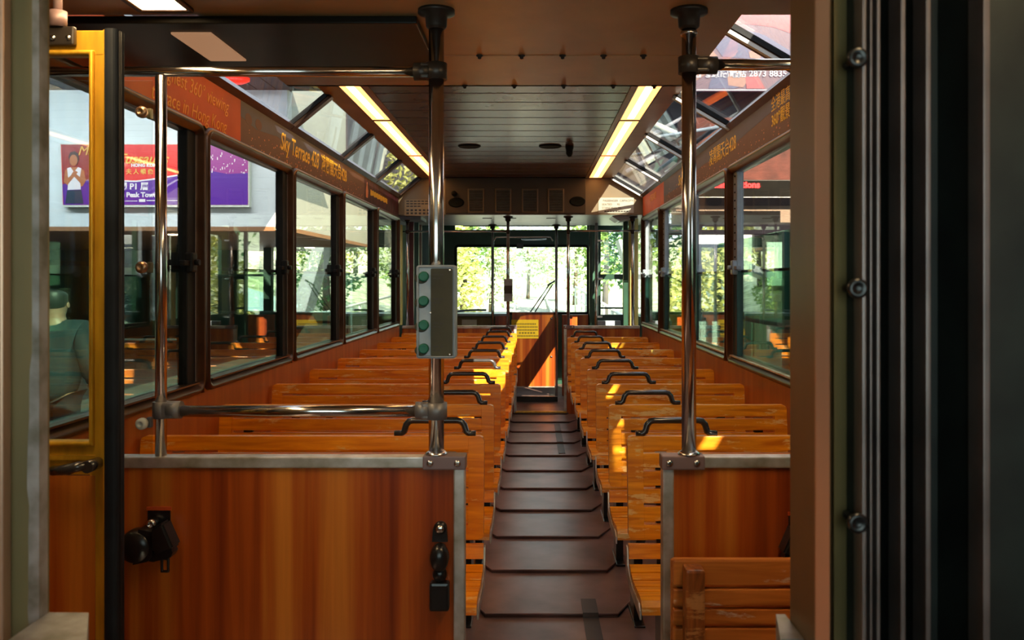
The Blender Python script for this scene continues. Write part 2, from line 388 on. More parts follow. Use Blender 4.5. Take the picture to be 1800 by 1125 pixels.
# ---- floor: one sheet of vinyl with saw-tooth treads down the aisle
fl = MB().box(WL-.06, WR+.06, -.6, 8.8, -.05, 0).box(-1.66, 1.34, 8.8, 11.7, -.05, 0)
TY0, TP = 3.55-2*.54, .54
def tread(fl, y):
    h = .015
    A, B = (-.20, y), (.35, y); C, D = (.46, y+.26), (.46, y+TP-.012); Fp, E = (-.31, y+.26), (-.31, y+TP-.012)
    hs = [h, h, .006, .003, .003, .006]
    pts = [A, B, C, D, E, Fp]
    vs = [(p[0], p[1], hh) for p, hh in zip(pts, hs)]+[(p[0], p[1]+.004, -.005) for p in pts]
    fl.add(vs, [(0, 1, 3, 4)], False); fl.add(vs, [(1, 2, 3)], False); fl.add(vs, [(0, 4, 5)], False)
    fl.add(vs, [(0, 6, 7, 1), (1, 7, 8, 2), (2, 8, 9, 3), (5, 11, 6, 0), (4, 10, 11, 5)], False)
    fl.tube([(C[0], C[1], h*.3-.003), (B[0], B[1]+.003, h-.003), (A[0], A[1]+.003, h-.003), (Fp[0], Fp[1], h*.3-.003)], .005, 8)
for k in range(13): tread(fl, TY0+k*TP)
struct('floor', fl, M_FLOOR, (0, 4, 0))
def floor_z(x, y):
    k = math.floor((y-TY0)/TP); u = y-TY0-k*TP
    if k < 0 or k > 12: return 0
    return .015*(1-u/TP)+.002
def tape(x0, x1, y0, y1, lab):
    mb = MB(); n = max(2, int((y1-y0)/.06)); ys = [y0+(y1-y0)*i/n for i in range(n+1)]
    ks = [TY0+k*TP for k in range(14) if y0 < TY0+k*TP < y1]
    ys = sorted(set(ys+[k-.008 for k in ks]+[k+.001 for k in ks]))
    for a, b in zip(ys[:-1], ys[1:]):
        za, zb = floor_z(x0, a+.0001)+.001, floor_z(x0, b-.0001)+.001
        mb.add([(x0,a,za),(x1,a,za),(x1,b,zb),(x0,b,zb),(x0,a,za+.002),(x1,a,za+.002),(x1,b,zb+.002),(x0,b,zb+.002)],
               [(0,3,2,1),(4,5,6,7),(0,1,5,4),(1,2,6,5),(2,3,7,6),(3,0,4,7)])
    tag(mb.build('floor_tape', M_TAPE), lab, 'tape')
tape(.205, .27, 3.3, 3.72, 'black tape strip on the nearest visible tread of the aisle, bottom of the photo')
tape(.20, .255, 6.85, 8.35, 'long black tape strip on the far treads of the aisle')
# ---- side walls
def side_wall(name, X, sgn, mat):
    T = .06*sgn
    w = MB().box(X, X+T, .4, 8.8, 0, ZS).box(X, X+T, .4, YB[0]-.02, ZS, ZB)
    w.box(X, X+T, 8.74, 8.8, ZS, ZB)
    for y in YB: w.box(X+.008*sgn, X+T, y-.028, y+.028, ZS-.02, ZT+.02)
    o = struct(name, w, mat, (X, 4, 0))
    cr = MB().box(X, X+T, .4, 8.8, ZT-.012, ZB)
    cr.build('cantrail', M_BRONZE, o)
    return o
wl_ = side_wall('wall_left', WL, -1, M_WALL); wr_ = side_wall('wall_right', WR, 1, M_WALL)
# bronze pillar covers between the windows
for X, sgn in ((WL, -1), (WR, 1)):
    pc = MB()
    for y in YB: pc.tube([(X+.004*sgn, y, ZS-.03), (X+.004*sgn, y, ZT+.012)], .014, 10)
    struct('trim_1' if sgn < 0 else 'trim_2', pc, M_BRONZE)
# ---- side windows
nwin = [0]
def side_window(X, sgn, y0, y1, left):
    nwin[0] += 1
    a0, a1, b0, b1 = y0+.012, y1-.012, ZS-.03, ZT+.035
    mb = MB(); s = -sgn                                  # s points into the car
    ring(mb, 'x', a0, a1, b0, b1, .06, [(0, X+.004*sgn), (.004, X+.018*s), (.014, X+.026*s), (.026, X+.022*s), (.034, X+.010*s),
                                         (.044, X+.006*s), (.050, X-.012*s), (.050, X-.05*s), (0, X-.05*s)])
    w = mb.build('window_%d' % nwin[0], M_BRONZE if not left else M_BRONZE); w['kind'] = 'structure'
    gi = .042
    box(X-.022*s, X-.027*s, a0+gi, a1-gi, b0+gi, b1-gi).build('glass', M_GLASS, w)
    zr = 1.455
    box(X-.036*s, X-.041*s, a0+gi, a1-gi, b0+gi, zr).build('drop_pane', M_GLASSG, w)
    box(X-.032*s, X-.045*s, a0+gi, a1-gi, zr-.008, zr+.006).build('pane_rail', M_RUBBER, w)
    # far-side guide channel (seen edge-on) and the near one
    for e, (c0, c1) in enumerate(((a1-gi-.085, a1-gi+.004), (a0+gi-.004, a0+gi+.03))):
        if left: box(X-.004*s, X-.045*s, c0, c1, b0+gi-.004, b1-gi+.004, .004).build('guide_channel', M_RUBBER, w)
        else:
            box(X-.006*s, X-.045*s, c0, c1, zr, b1-gi+.004, .004).build('guide_channel', M_CHAN if e == 0 else M_RUBBER, w)
            box(X-.006*s, X-.045*s, c0, c1, b0+gi-.004, zr, .004).build('guide_channel', M_CHAND, w)
            if e == 0:
                st = MB()
                for q in range(11): st.box(X-.001*s, X-.008*s, c0+.03, c0+.045, 1.53+q*.045, 1.537+q*.045)
                st.build('ratchet', M_RUBBER, w, kind='stuff')
    la = MB().box(X+.012*s, X-.012*s, a1-gi-.15, a1-gi+.0, 1.462, 1.482, .004).box(X+.022*s, X-.010*s, a1-gi-.10, a1-gi-.045, 1.435, 1.515, .008)
    la.cyl((X+.02*s, a1-gi-.07, 1.475), (X+.04*s, a1-gi-.07, 1.475), .012)
    la.build('latch', M_RUBBER if left else M_CHAN, w)
    if not left or True:
        sl = box(X-.0*s, X+.020*s, a0+.06, a1-.06, b0+.045, b0+.052)
        sl.build('sill_strip', M_ALU if not left else M_BRONZE, w)
for i in range(len(YB)-1):
    side_window(WL, -1, YB[i], YB[i+1], True)
for i in range(len(YB)-1):
    side_window(WR, 1, YB[i], YB[i+1], False)
# ---- skylights between cantrail and ceiling
YS = [2.34, 3.56, 4.86, 6.14, 7.47, 8.72]
def slope_box(mb, p, q, y0, y1, t0, t1):
    """box between section points p and q (x,z), from y0 to y1, offset t0..t1 along the outward normal"""
    d = Vector((q[0]-p[0], q[1]-p[1])).normalized(); n = Vector((-d.y, d.x))
    if n.y < 0: n = -n
    pts = [(p[0]+n.x*t0, p[1]+n.y*t0), (q[0]+n.x*t0, q[1]+n.y*t0), (q[0]+n.x*t1, q[1]+n.y*t1), (p[0]+n.x*t1, p[1]+n.y*t1)]
    return mb.prism(pts, 'y', y0, y1)
for X, XC, side in ((WL, XCL, 'left'), (WR, XCR, 'right')):
    sg = 1 if side == 'left' else -1
    lo, hi = (X, ZU), (XC, ZC)
    fr = MB()
    slope_box(fr, (X-.03*sg, ZU-.03), (X+.025*sg, ZU+.012), .4, 8.74, -.012, .03)
    struct('trim_3' if side == 'left' else 'trim_4', fr, M_BRONZE)
    for i in range(len(YS)-1):
        nwin[0] += 1
        g = MB(); slope_box(g, lo, hi, YS[i]+.02, YS[i+1]-.02, .006, .012)
        w = struct('window_%d' % nwin[0], g, M_GLASSS)
        e = MB()
        slope_box(e, lo, hi, YS[i]+.018, YS[i]+.034, -.004, .02); slope_box(e, lo, hi, YS[i+1]-.034, YS[i+1]-.018, -.004, .02)
        d = Vector((hi[0]-lo[0], hi[1]-lo[1])).normalized()
        slope_box(e, lo, (lo[0]+d.x*.016, lo[1]+d.y*.016), YS[i]+.034, YS[i+1]-.034, -.004, .02)
        e.build('gasket', M_RUBBER, w)
    bar = MB()
    for y in YS: slope_box(bar, lo, hi, y-.028, y+.024, -.022, .02)
    bo = struct('trim_5' if side == 'left' else 'trim_6', bar, M_BRONZE)
    ce = MB()
    if side == 'right':
        for y in YS: slope_box(ce, lo, hi, y-.0305, y-.008, -.026, -.010)
        ce.build('sunlit_bar_face', M_WHITE, bo)  # white strip paints in the sunlit face of the bars
# ---- ceiling
LY = [2.5, 4.05, 5.60, 7.18, 8.72]
c = MB().box(XCL-.02, XCR+.02, 3.2, 8.76, ZC+.012, ZC+.05)
c.box(XCL-.02, -1.06, 3.2, 8.74, ZC-.004, ZC+.012).box(.70, XCR+.02, 3.2, 8.74, ZC-.004, ZC+.012)
c.box(-.93, -.90, 3.2, 8.74, ZC-.006, ZC+.012).box(.53, .56, 3.2, 8.74, ZC-.006, ZC+.012)
ce = struct('ceiling', c, M_CEIL, (0, 6, ZC))
sl = MB(); y = 3.38
while y < 8.7:
    y1 = min(y+.223, 8.735); sl.box(-.90, .53, y, y1, ZC-.001, ZC+.012, .0025); y += .24
sl.build('slat_boards', M_CEILS, ce)
lm = MB().box(-.30, WR+.04, -.6, 2.34, ZL, ZL+.03).box(WL-.04, -.30, -.6, 2.34, ZL, ZL+.03).box(-.92, .57, 2.34, 3.2, ZL, ZL+.03)
lm.box(-.92, .57, 3.18, 3.2, ZL, ZC+.02).box(-.92, .57, 2.762, 2.765, ZL-.0015, ZL)
lm.box(WL-.04, WR+.04, 2.32, 2.338, ZL+.03, ZC+.03)
low = lm.build('ceiling', M_CEIL, None, (0, 2, ZL)); low['kind'] = 'structure'
box(WL-.04, WR+.04, -.6, 2.34, ZC+.03, ZC+.05).build('roof_skin', M_CEIL, low)
for (y, xs) in ((2.76, [843, 917, 989, 1061, 1131]), (3.185, [817, 904, 991, 1078, 1150])):
    for px in xs:
        x = PX(px, y)
        MB().lathe((x, y, ZL), 'z', [(.011, 0), (.011, -.003), (.006, -.006), (.006, -.011), (.001, -.013)], 12).build('bolt', M_CLAMP, low)
# black header panel with an unlit lamp given a faint glow, left
hp = box(WL+.005, -.32, 2.338, 2.87, ZL-.024, ZL-.003, .004)
tag(hp.build('header_panel', M_BLKP), 'glossy black panel under the low ceiling at the upper left', 'panel')
ul = thing('ceiling_lamp', 'unlit ceiling lamp with an added faint glow, set in the glossy black panel, upper left', 'lamp', (-.985, 2.67, ZL-.026))
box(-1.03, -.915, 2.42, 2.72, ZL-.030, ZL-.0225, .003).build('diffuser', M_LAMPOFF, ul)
rl = thing('ceiling_lamp', 'added fill lamp, out of view, over the near vestibule on the right', 'lamp', (.6, 1.2, ZL-.006))
box(.53, .67, .6, 1.95, ZL-.006, ZL-.001, .003).build('diffuser', M_LAMPN, rl)  # added out of view to brighten the vestibule and partition
ll = thing('ceiling_lamp', 'lit ceiling lamp cut by the top edge of the photo, upper left', 'lamp', (-.985, 2.1, ZL-.006))
box(-1.045, -.925, .9, 2.28, ZL-.006, ZL-.001, .003).build('diffuser', M_LAMPN, ll)
fr = MB(); ring(fr, 'z', -1.06, -.91, .88, 2.295, .01, [(0, ZL-.0005), (0, ZL-.009), (.014, ZL-.009), (.014, ZL-.0005)], 2)
fr.build('frame', M_BRONZE, ll)
# strip lamps
rank = ['nearest', 'second', 'third', 'farthest']
for side, x0, x1 in (('left', -1.06, -.93), ('right', .56, .70)):
    for i in range(4):
        ya, yb = max(LY[i], 3.22)+.008, LY[i+1]-.008
        t = thing('strip_lamp', '%s of the four warm strip lamps along the %s side of the slatted ceiling' % (rank[i], side), 'lamp',
                  ((x0+x1)/2, (ya+yb)/2, ZC), 'strip lamps in the ceiling')
        m = (x0+x1)/2
        box(x0+.006, x1-.006, ya+.008, yb-.008, ZC-.0055, ZC+.001, .002).build('diffuser', M_LAMP, t)
        box(m-.022, m+.022, ya+.05, yb-.05, ZC-.0075, ZC-.0056, .0005).build('tube_glow', M_LAMPC, t)
        f_ = MB(); ring(f_, 'z', x0, x1, ya, yb, .004, [(0, ZC+.002), (0, ZC-.009), (.007, ZC-.009), (.007, ZC+.002)], 2)
        f_.build('frame', M_BRONZE, t)
# ceiling speakers and sensor
for px, lab in ((825, 'left round black speaker flush in the slatted ceiling'), (967, 'right round black speaker flush in the slatted ceiling')):
    x = PX(px, 6.68)
    t = thing('ceiling_speaker', lab, 'speaker', (x, 6.68, ZC-.004))
    MB().lathe((x, 6.68, ZC-.001), 'z', [(.088, 0), (.088, -.006), (.080, -.012), (.070, -.009), (.002, -.009)], 32).build('grille', M_SPK, t)
x = PX(1001, 6.68)
t = thing('ceiling_sensor', 'small black knob-shaped sensor hanging beside the right ceiling speaker', 'sensor', (x, 6.68, ZC-.004))
MB().lathe((x, 6.68, ZC-.001), 'z', [(.032, 0), (.032, -.02), (.026, -.03), (.026, -.06), (.014, -.085), (.001, -.088)], 20).build('body', M_SPK, t)
# ---- far bulkhead under the ceiling's end
bh = MB().prism([(WL-.02, 2.08), (WR+.02, 2.08), (WR+.02, ZU-.01), (XCR, ZC+.02), (XCL, ZC+.02), (WL-.02, ZU-.01)], 'y', 8.745, 8.80)
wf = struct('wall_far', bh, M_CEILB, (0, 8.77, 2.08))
# raised centre fascia with vents and speakers
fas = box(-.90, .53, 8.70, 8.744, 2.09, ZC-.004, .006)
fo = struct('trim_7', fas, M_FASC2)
for i, px in enumerate((837, 884.5, 931.5, 977)):
    x, z = PX(px, 8.7), PZ(353, 8.7)
    nm = ('leftmost', 'second from the left', 'third from the left', 'rightmost')[i]
    t = thing('air_vent', 'louvred air vent on the far bulkhead, %s of four' % nm, 'vent', (x, 8.698, z), 'air vents on the far bulkhead')
    f_ = MB(); ring(f_, 'y', x-.085, x+.085, z-.125, z+.125, .006, [(0, 8.699), (0, 8.690), (.016, 8.688), (.018, 8.699)], 2)
    f_.build('frame', M_CEILB, t)
    box(x-.068, x+.068, 8.695, 8.699, z-.108, z+.108).build('backing', M_INK, t)
    lv = MB()
    for q in range(13): zz = z-.10+q*.0167; lv.prism([(8.694, zz), (8.686, zz+.004), (8.686, zz+.006), (8.694, zz+.003)], 'x', x-.067, x+.067)
    lv.build('louvre', M_VENT, t, kind='stuff')
for px, lab in ((802, 'oval black speaker left of the air vents on the far bulkhead'), (1015, 'oval black speaker right of the air vents on the far bulkhead')):
    x, z = PX(px, 8.7), PZ(356 if px < 900 else 354, 8.7)
    t = thing('bulkhead_speaker', lab, 'speaker', (x, 8.698, z))
    MB().lathe((x, 8.699, z), 'y', [(.080, 0), (.080, -.008), (.072, -.014), (.060, -.010), (.002, -.016)], 32, 1, .62).build('grille', M_SPK, t)
x, z = PX(799, 8.7), PZ(341, 8.7)
tag(MB().lathe((x, 8.699, z), 'y', [(.024, 0), (.028, -.02), (.028, -.05), (.018, -.07), (.002, -.072)], 20).build('sensor_knob', M_SPK),
    'small black sensor knob just above the left oval speaker on the far bulkhead', 'sensor')
# notices on the far bulkhead
x0, x1, z0, z1 = PX(1052, 8.74), PX(1114, 8.74), PZ(374.5, 8.74), PZ(347.5, 8.74)
t = thing('capacity_notice', 'ivory passenger capacity notice at the right end of the far bulkhead', 'sign', ((x0+x1)/2, 8.738, (z0+z1)/2))
box(x0, x1, 8.738, 8.744, z0, z1).build('plate', M_SIGNW, t)
xm = (x0+x1)/2
text('PASSENGER  CAPACITY', .030, (xm+.02, 8.737, z1-.032), R_FRONT, M_INK, t)
text('SEATED      95', .030, (x0+.035, 8.737, z1-.070), R_FRONT, M_INK, t, align='LEFT')
text('STANDING  25', .030, (x0+.035, 8.737, z1-.106), R_FRONT, M_INK, t, align='LEFT')
mk = MB()
for q in range(9): mk.box(x0+.06+q*.028, x0+.082+q*.028, 8.7365, 8.738, z1-.146, z1-.134)
mk.build('small_print', M_INK, t, kind='stuff')
x0, x1, z0, z1 = PX(711, 8.74), PX(765, 8.74), PZ(379, 8.74), PZ(351, 8.74)
t = thing('route_notice', 'old ivory notice with rows of small marks at the left end of the far bulkhead', 'sign', ((x0+x1)/2, 8.738, (z0+z1)/2))
box(x0, x1, 8.738, 8.744, z0, z1).build('plate', M_SIGNC, t)
mk = MB()
for r, (a, b) in enumerate(((.02, .28), (.02, .29), (.02, .16))):
    q = a
    while q < b: mk.box(x0+q, x0+q+.03, 8.7365, 8.738, z1-.022-r*.026, z1-.010-r*.026); q += .038
for r in range(2):
    for q in range(7): mk.box(x0+.02+q*.042, x0+.046+q*.042, 8.7365, 8.738, z1-.118-r*.032, z1-.098-r*.032)
mk.build('print', M_INK, t, kind='stuff')
# ================================================================== adverts over the windows
def band(X, sgn, y0, y1, z0, z1, name, mat, lab, cat='advertisement', t=.004):
    o = thing(name, lab, cat, (X-.002*sgn, (y0+y1)/2, z0))
    box(X-.001*sgn, X-t*sgn, y0, y1, z0, z1).build('panel', mat, o); return o
zb0, zb1 = ZT+.03, ZB-.002
xt = WL+.0048
o = band(WL, -1, 2.30, 4.02, zb0, zb1, 'advert_panel', M_ORANGE, 'orange advert strip over the nearest left windows, with yellow handwriting about a viewing terrace')
text('The highest 360\u00b0 viewing', .085, (xt, 3.42, zb1-.07), R_LWALL, M_OTXT, o, shear=.3)
text('terrace in Hong Kong', .085, (xt, 3.45, zb1-.165), R_LWALL, M_OTXT, o, shear=.3)
o = band(WL, -1, 4.02, 6.95, zb0, zb1, 'advert_panel', M_HILLP, 'dusk hillside advert strip over the left windows, with yellow terrace lettering')
sk_ = [(4.02, zb1-.001), (4.02, zb1-.075), (4.25, zb1-.10), (4.6, zb1-.075), (4.9, zb1-.11), (5.2, zb1-.085), (5.5, zb1-.13), (5.5, zb1-.001)]
MB().prism(sk_, 'x', WL+.0041, WL+.0046).build('dusk_sky', M_DUSK, o)
for yy in (4.13, 4.28): MB().prism([(yy+.05*math.cos(a), zb1-.07+.028*math.sin(a)) for a in [i*PI/8 for i in range(16)]], 'x', WL+.0046, WL+.005).build('roof_shape', M_HILLP, o)
cl = MB(); rr = random.Random(3)
for q in range(150):
    yy = 4.1+rr.random()*2.8; zz = zb0+.004+rr.random()**1.6*.10; s_ = .003+rr.random()*.006
    cl.box(WL+.0046, WL+.005, yy, yy+s_*1.8, zz, zz+s_)
cl.build('city_lights', M_PEACH, o, kind='stuff')
text('Sky Terrace 428', .135, (xt, 5.06, zb0+.112), R_LWALL, M_YTXT, o, shear=.25, sx=.92, bold=.002)
text('\u51cc\u9704\u95a3\u5929\u53f0428', .115, (xt, 5.92, zb0+.115), R_LWALL, M_YTXT, o, bold=.002)
o = band(WL, -1, 6.95, 8.70, zb0, zb1, 'advert_panel', M_WINE, 'dark wine advert strip at the far end of the left wall, with small yellow lettering')
mk = MB()
for q in range(16): mk.box(WL+.0041, WL+.0052, 7.22+q*.052, 7.22+q*.052+.036, zb0+.075+.004*(q % 3), zb0+.125-.004*(q % 2))
mk.build('small_print', M_YTXT, o, kind='stuff')
MB().prism([(7.02, zb0+.04), (7.10, zb0+.04), (7.12, zb0+.10), (7.07, zb0+.17), (7.02, zb0+.10)], 'x', WL+.0041, WL+.005).build('red_shape', M_PEACH, o)
xt = WR-.0048
o = band(WR, 1, 7.30, 8.70, zb0, zb1, 'advert_panel', M_ORANGE, 'orange advert panel at the far end of the right wall')
text('\u5168\u6e2f\u6700\u9ad8\u666f\u89c0', .07, (xt, 7.98, zb0+.13), R_RWALL, M_OTXT, o)
o = band(WR, 1, 2.30, 7.30, zb0, zb1, 'advert_panel', M_HILLP, 'long dusk hillside advert strip over the right windows, with yellow lettering')
MB().prism([(7.3, zb1-.001), (7.3, zb1-.13), (6.6, zb1-.13), (5.6, zb1-.09), (4.9, zb1-.10), (4.0, zb1-.06), (3.0, zb1-.08), (3.0, zb1-.001)], 'x', WR-.0046, WR-.0041).build('dusk_sky', M_DUSK, o)
cl = MB()
for q in range(170):
    yy = 2.5+rr.random()*4.6; zz = zb0+.004+rr.random()**1.6*.10; s_ = .003+rr.random()*.006
    cl.box(WR-.005, WR-.0046, yy, yy+s_*1.8, zz, zz+s_)
cl.build('city_lights', M_PEACH, o, kind='stuff')
text('\u51cc\u9704\u95a3\u5929\u53f0428', .11, (xt, 5.05, zb0+.115), R_RWALL, M_YTXT, o)
text('Sky Terrace', .11, (xt, 6.3, zb0+.115), R_RWALL, M_YTXT, o, shear=.25)
text('\u5168\u6e2f\u6700\u9ad8\n360\u00b0\u89c0\u666f', .075, (xt, 3.85, zb0+.13), R_RWALL, M_YTXT, o)
# ================================================================== partitions
def partition(x0, x1, Y, open_left, lab, aisle_hi):
    """laminate half-height partition with aluminium rail; aisle_hi: aisle edge at x1"""
    t = thing('partition', lab, 'partition', ((x0+x1)/2, Y, 0))
    s = -1 if Y < 5 else 1                                   # rail cap projects to the aisle side of the cab
    a, b = (x0, x1-.030) if aisle_hi else (x0+.030, x1)
    box(a, b, Y-.014, Y+.014, 0.0, .90).build('panel', M_LAM, t)
    box(x0, x1-(.10 if aisle_hi else 0), Y-.022, Y+.022, .900, .930, .004).build('top_rail', M_ALU, t) if aisle_hi else \
        box(x0+.10, x1, Y-.022, Y+.022, .900, .930, .004).build('top_rail', M_ALU, t)
    e0, e1 = (x1-.030, x1) if aisle_hi else (x0, x0+.030)
    box(e0, e1, Y-.022, Y+.022, 0.0, .900, .004).build('edge_trim', M_ALU, t)
    k0, k1 = (x1-.112, x1+.003) if aisle_hi else (x0-.003, x0+.112)
    cp = box(k0, k1, Y-.027, Y+.027, .896, .933, .004).build('corner_cap', M_MAUVE, t)
    for xx in (k0+.02, k1-.022): MB().lathe((xx, Y-.027, .914), 'y', [(.009, .001), (.009, -.003), (.004, -.004)], 12).build('screw', M_SCREW, cp)
    return t
partition(WL, PX(818, 2.3), 2.3, False, 'wide laminate partition with belt reels, in the left foreground', True)
partition(PX(1163, 2.3), WR, 2.3, True, 'short laminate partition behind the small slatted seat, right foreground', False)
partition(WL, PX(908, 9.0), 9.0, False, 'far laminate partition behind the last left benches', True)
partition(PX(991, 9.0), WR, 9.0, True, 'far laminate partition behind the last right benches', False)
# ================================================================== poles and rails
def flange(t, x, Y, z, up=True):
    MB().lathe((x, Y, z), 'z', [(.050, 0), (.050, -.010), (.030, -.016), (.028, -.045), (.021, -.052)] , 24).build('ceiling_flange', M_CLAMP, t)
def pole(px_, Y, z0, z1, r, lab, flange_z=None, name='grab_pole', group=None):
    x = px_ if abs(px_) < 5 else PX(px_, Y)
    t = thing(name, lab, 'pole', (x, Y, z0), group)
    MB().cyl((x, Y, z0), (x, Y, z1), r, 24).build('tube', M_STEEL, t)
    if flange_z: flange(t, x, Y, flange_z)
    return t, x
YP = 2.3
t, xA = pole(767, YP, .933, ZL, .0205, 'thick steel pole carrying the green-button box, on the left partition end', ZL)
def clamp(t, x, Y, z, sgn, mat, L=.075, r=.029):
    m = MB().cyl((x, Y, z-.022), (x, Y, z+.022), r, 20)
    m.tube([(x+sgn*.02, Y, z), (x+sgn*L, Y, z)], .024, 16)
    m.box(x-.5*r if sgn > 0 else x-L*.7, x+L*.7 if sgn > 0 else x+.5*r, Y-.020, Y+.020, z-.021, z+.021, .006)
    return m.build('clamp', mat, t)
z1r, z2r = PZ(126, YP), PZ(723, YP)
clamp(t, xA, YP, z1r, -1, M_CLAMP, .06); clamp(t, xA, YP, z2r+.002, -1, M_CLAMPG, .055)
MB().lathe((xA, YP, .933), 'z', [(.030, 0), (.030, .004), (.022, .010)], 20).build('foot', M_SCREW, t)
t2, xB = pole(283, YP, .93, z1r-.012, .0150, 'thin steel pole on the left partition beside the clear glass screen')
clamp(t2, xB, YP, z2r+.004, 1, M_CLAMPG, .055, .022)
t3, xC = pole(1211, YP, .933, ZL, .0195, 'thick steel pole on the right partition in front of the right benches', ZL+.0)
clamp(t3, xC, YP, PZ(115, YP), 1, M_CLAMP, .075)
MB().cyl((xC, YP, PZ(62, YP)), (xC, YP, PZ(56, YP)), .0225).build('joint_ring', M_SCREW, t3)
MB().lathe((xC, YP, .933), 'z', [(.030, 0), (.030, .004), (.022, .010)], 20).build('foot', M_SCREW, t3)
def rail(pts, r, lab):
    return tag(MB().tube(pts, r, 18).build('grab_rail', M_STEEL), lab, 'rail')
rail([(WL+.004, YP, z1r), (xA-.062, YP, z1r)], .0135, 'upper horizontal steel rail across the left foreground')
rail([(xB+.057, YP, z2r), (xA-.057, YP, z2r)], .0155, 'lower horizontal steel rail just above the left partition')
rail([(xC+.077, YP, PZ(114, YP)), (WR-.004, YP, PZ(113, YP))], .0155, 'upper horizontal steel rail at the right foreground')
# far cab poles
def clampz(t, x, Y, z):
    MB().cyl((x, Y, z-.016), (x, Y, z+.016), .021, 16).build('clamp', M_CLAMP, t)
YQ = 9.0; zf = 2.08; zr = PZ(407, YQ)
for px, Y, zb, lab in ((893, YQ, .933, 'far steel pole carrying the small grey box, on the far left partition'),
                       (999, YQ, .933, 'far steel pole on the aisle end of the far right partition'),
                       (866, 10.3, 0.0, 'farther steel pole left of the wooden half door'),
                       (978, 10.3, 0.0, 'farther steel pole right of the wooden half door'),
                       (716, YQ, .933, 'far steel pole beside the left side window by the maroon post'),
                       (1112, YQ, .933, 'far steel pole close to the right side window')):
    t, x = pole(px, Y, zb, zf, .0165 if Y < 10 else .0175, lab, zf, group='steel poles of the far cab')
    if Y < 10: clampz(t, x, Y, zr)
rail([(WL+.004, YQ, zr), (PX(893, YQ)-.017, YQ, zr)], .010, 'upper steel rail of the far cab, left side')
rail([(PX(999, YQ)+.017, YQ, zr+.008), (WR-.004, YQ, zr+.008)], .010, 'upper steel rail of the far cab, right side')
rail([(PX(868, 10.3), 10.26, PZ(424, 10.3)), (PX(872, 10.3), 10.26, PZ(417, 10.3)), (PX(968, 10.3), 10.26, PZ(417, 10.3)), (PX(972, 10.3), 10.26, PZ(424, 10.3))], .009,
     'short bent steel rail high between the two poles of the half door')
# box on far pole
x = PX(893.5, 8.96); t = thing('intercom_box', 'small pale grey box with a dark band on the far steel pole', 'box', (x, 8.96, PZ(530, 8.96)))
box(x-.045, x+.045, 8.93, 8.983, PZ(530, 8.96), PZ(490, 8.96), .006).build('case', M_GREY, t)
box(x-.044, x+.044, 8.926, 8.931, PZ(516, 8.96), PZ(502, 8.96)).build('dark_band', M_INK, t)
# ================================================================== control box on the near pole
YC = 2.262
x0, x1, z0, z1 = PX(732, YC-.02), PX(802, YC-.02), PZ(630, YC-.02), PZ(466, YC-.02)
t = thing('control_box', 'grey control box with four green buttons on the thick left pole', 'control box', ((x0+x1)/2, YC, z0))
bb = MB(); bb.prism(rrect(x0, x1, z0, z1, .008, 4), 'y', YC-.022, YC+.016)
ring(bb, 'y', x0, x1, z0, z1, .008, [(0, YC-.018), (.002, YC-.025), (.006, YC-.026), (.008, YC-.020)], 4)
bb.build('case', M_GREY, t)
p0, p1 = PX(757.5, YC-.02), PX(796, YC-.02)
pl_ = MB().prism(rrect(p0, p1, PZ(626, YC-.02), PZ(472, YC-.02), .004, 3), 'y', YC-.0255, YC-.021).build('plate', M_PLATE, t)
for px, py in ((791, 475), (791, 623), (757, 550)): MB().lathe((PX(px, YC-.02), YC-.0255, PZ(py, YC-.02)), 'y', [(.003, 0), (.003, -.0015), (.001, -.002)], 10).build('screw', M_SCREW, pl_)
for py in (486, 529, 571.5, 613):
    bx, bz = PX(744.5, YC-.03), PZ(py, YC-.03)
    rc = MB().lathe((bx-.007, YC-.0225, bz-.005), 'y', [(.0165, 0), (.0165, -.0012), (.014, -.0015)], 24, 1.05, .85).build('button_recess', M_PLATE, t)
    b_ = MB().lathe((bx, YC-.022, bz), 'y', [(.0135, 0), (.0135, -.010), (.0115, -.014), (.009, -.0135), (.001, -.0135)], 28).build('button', M_BTN, t)
    tm = MB()
    for w_, dz, cx_ in ((.014, .005, 0), (.010, .005, .018), (.008, -.005, .0), (.008, -.005, .011)):
        tm.box(p0+.006+cx_, p0+.006+cx_+w_, YC-.0262, YC-.0256, bz+dz-.0018, bz+dz+.0018)
    tm.build('print', M_INK, t)
# ================================================================== clear screen by the thin pole
t = thing('glass_screen', 'clear glass screen held by three round fixings, left foreground', 'glass screen', (-1.2, 2.26, .935))
box(WL+.01, PX(268, 2.26), 2.256, 2.262, .935, PZ(142, 2.26)).build('pane', M_GLASSC, t)
for py in (197, 470, 745):
    z = PZ(py, 2.25); x = PX(249, 2.25)
    f_ = MB().lathe((x, 2.256, z), 'y', [(.0155, 0), (.0155, -.010), (.011, -.016), (.005, -.0165), (.005, -.012), (.001, -.012)], 24)
    fx = f_.build('fixing', M_BRASSD if py < 700 else M_LABELW, t)
    box(x+.004, xB-.012, 2.268, 2.282, z-.014, z+.014, .003).build('bracket', M_OLIVE if py < 700 else M_CLAMPG, fx)
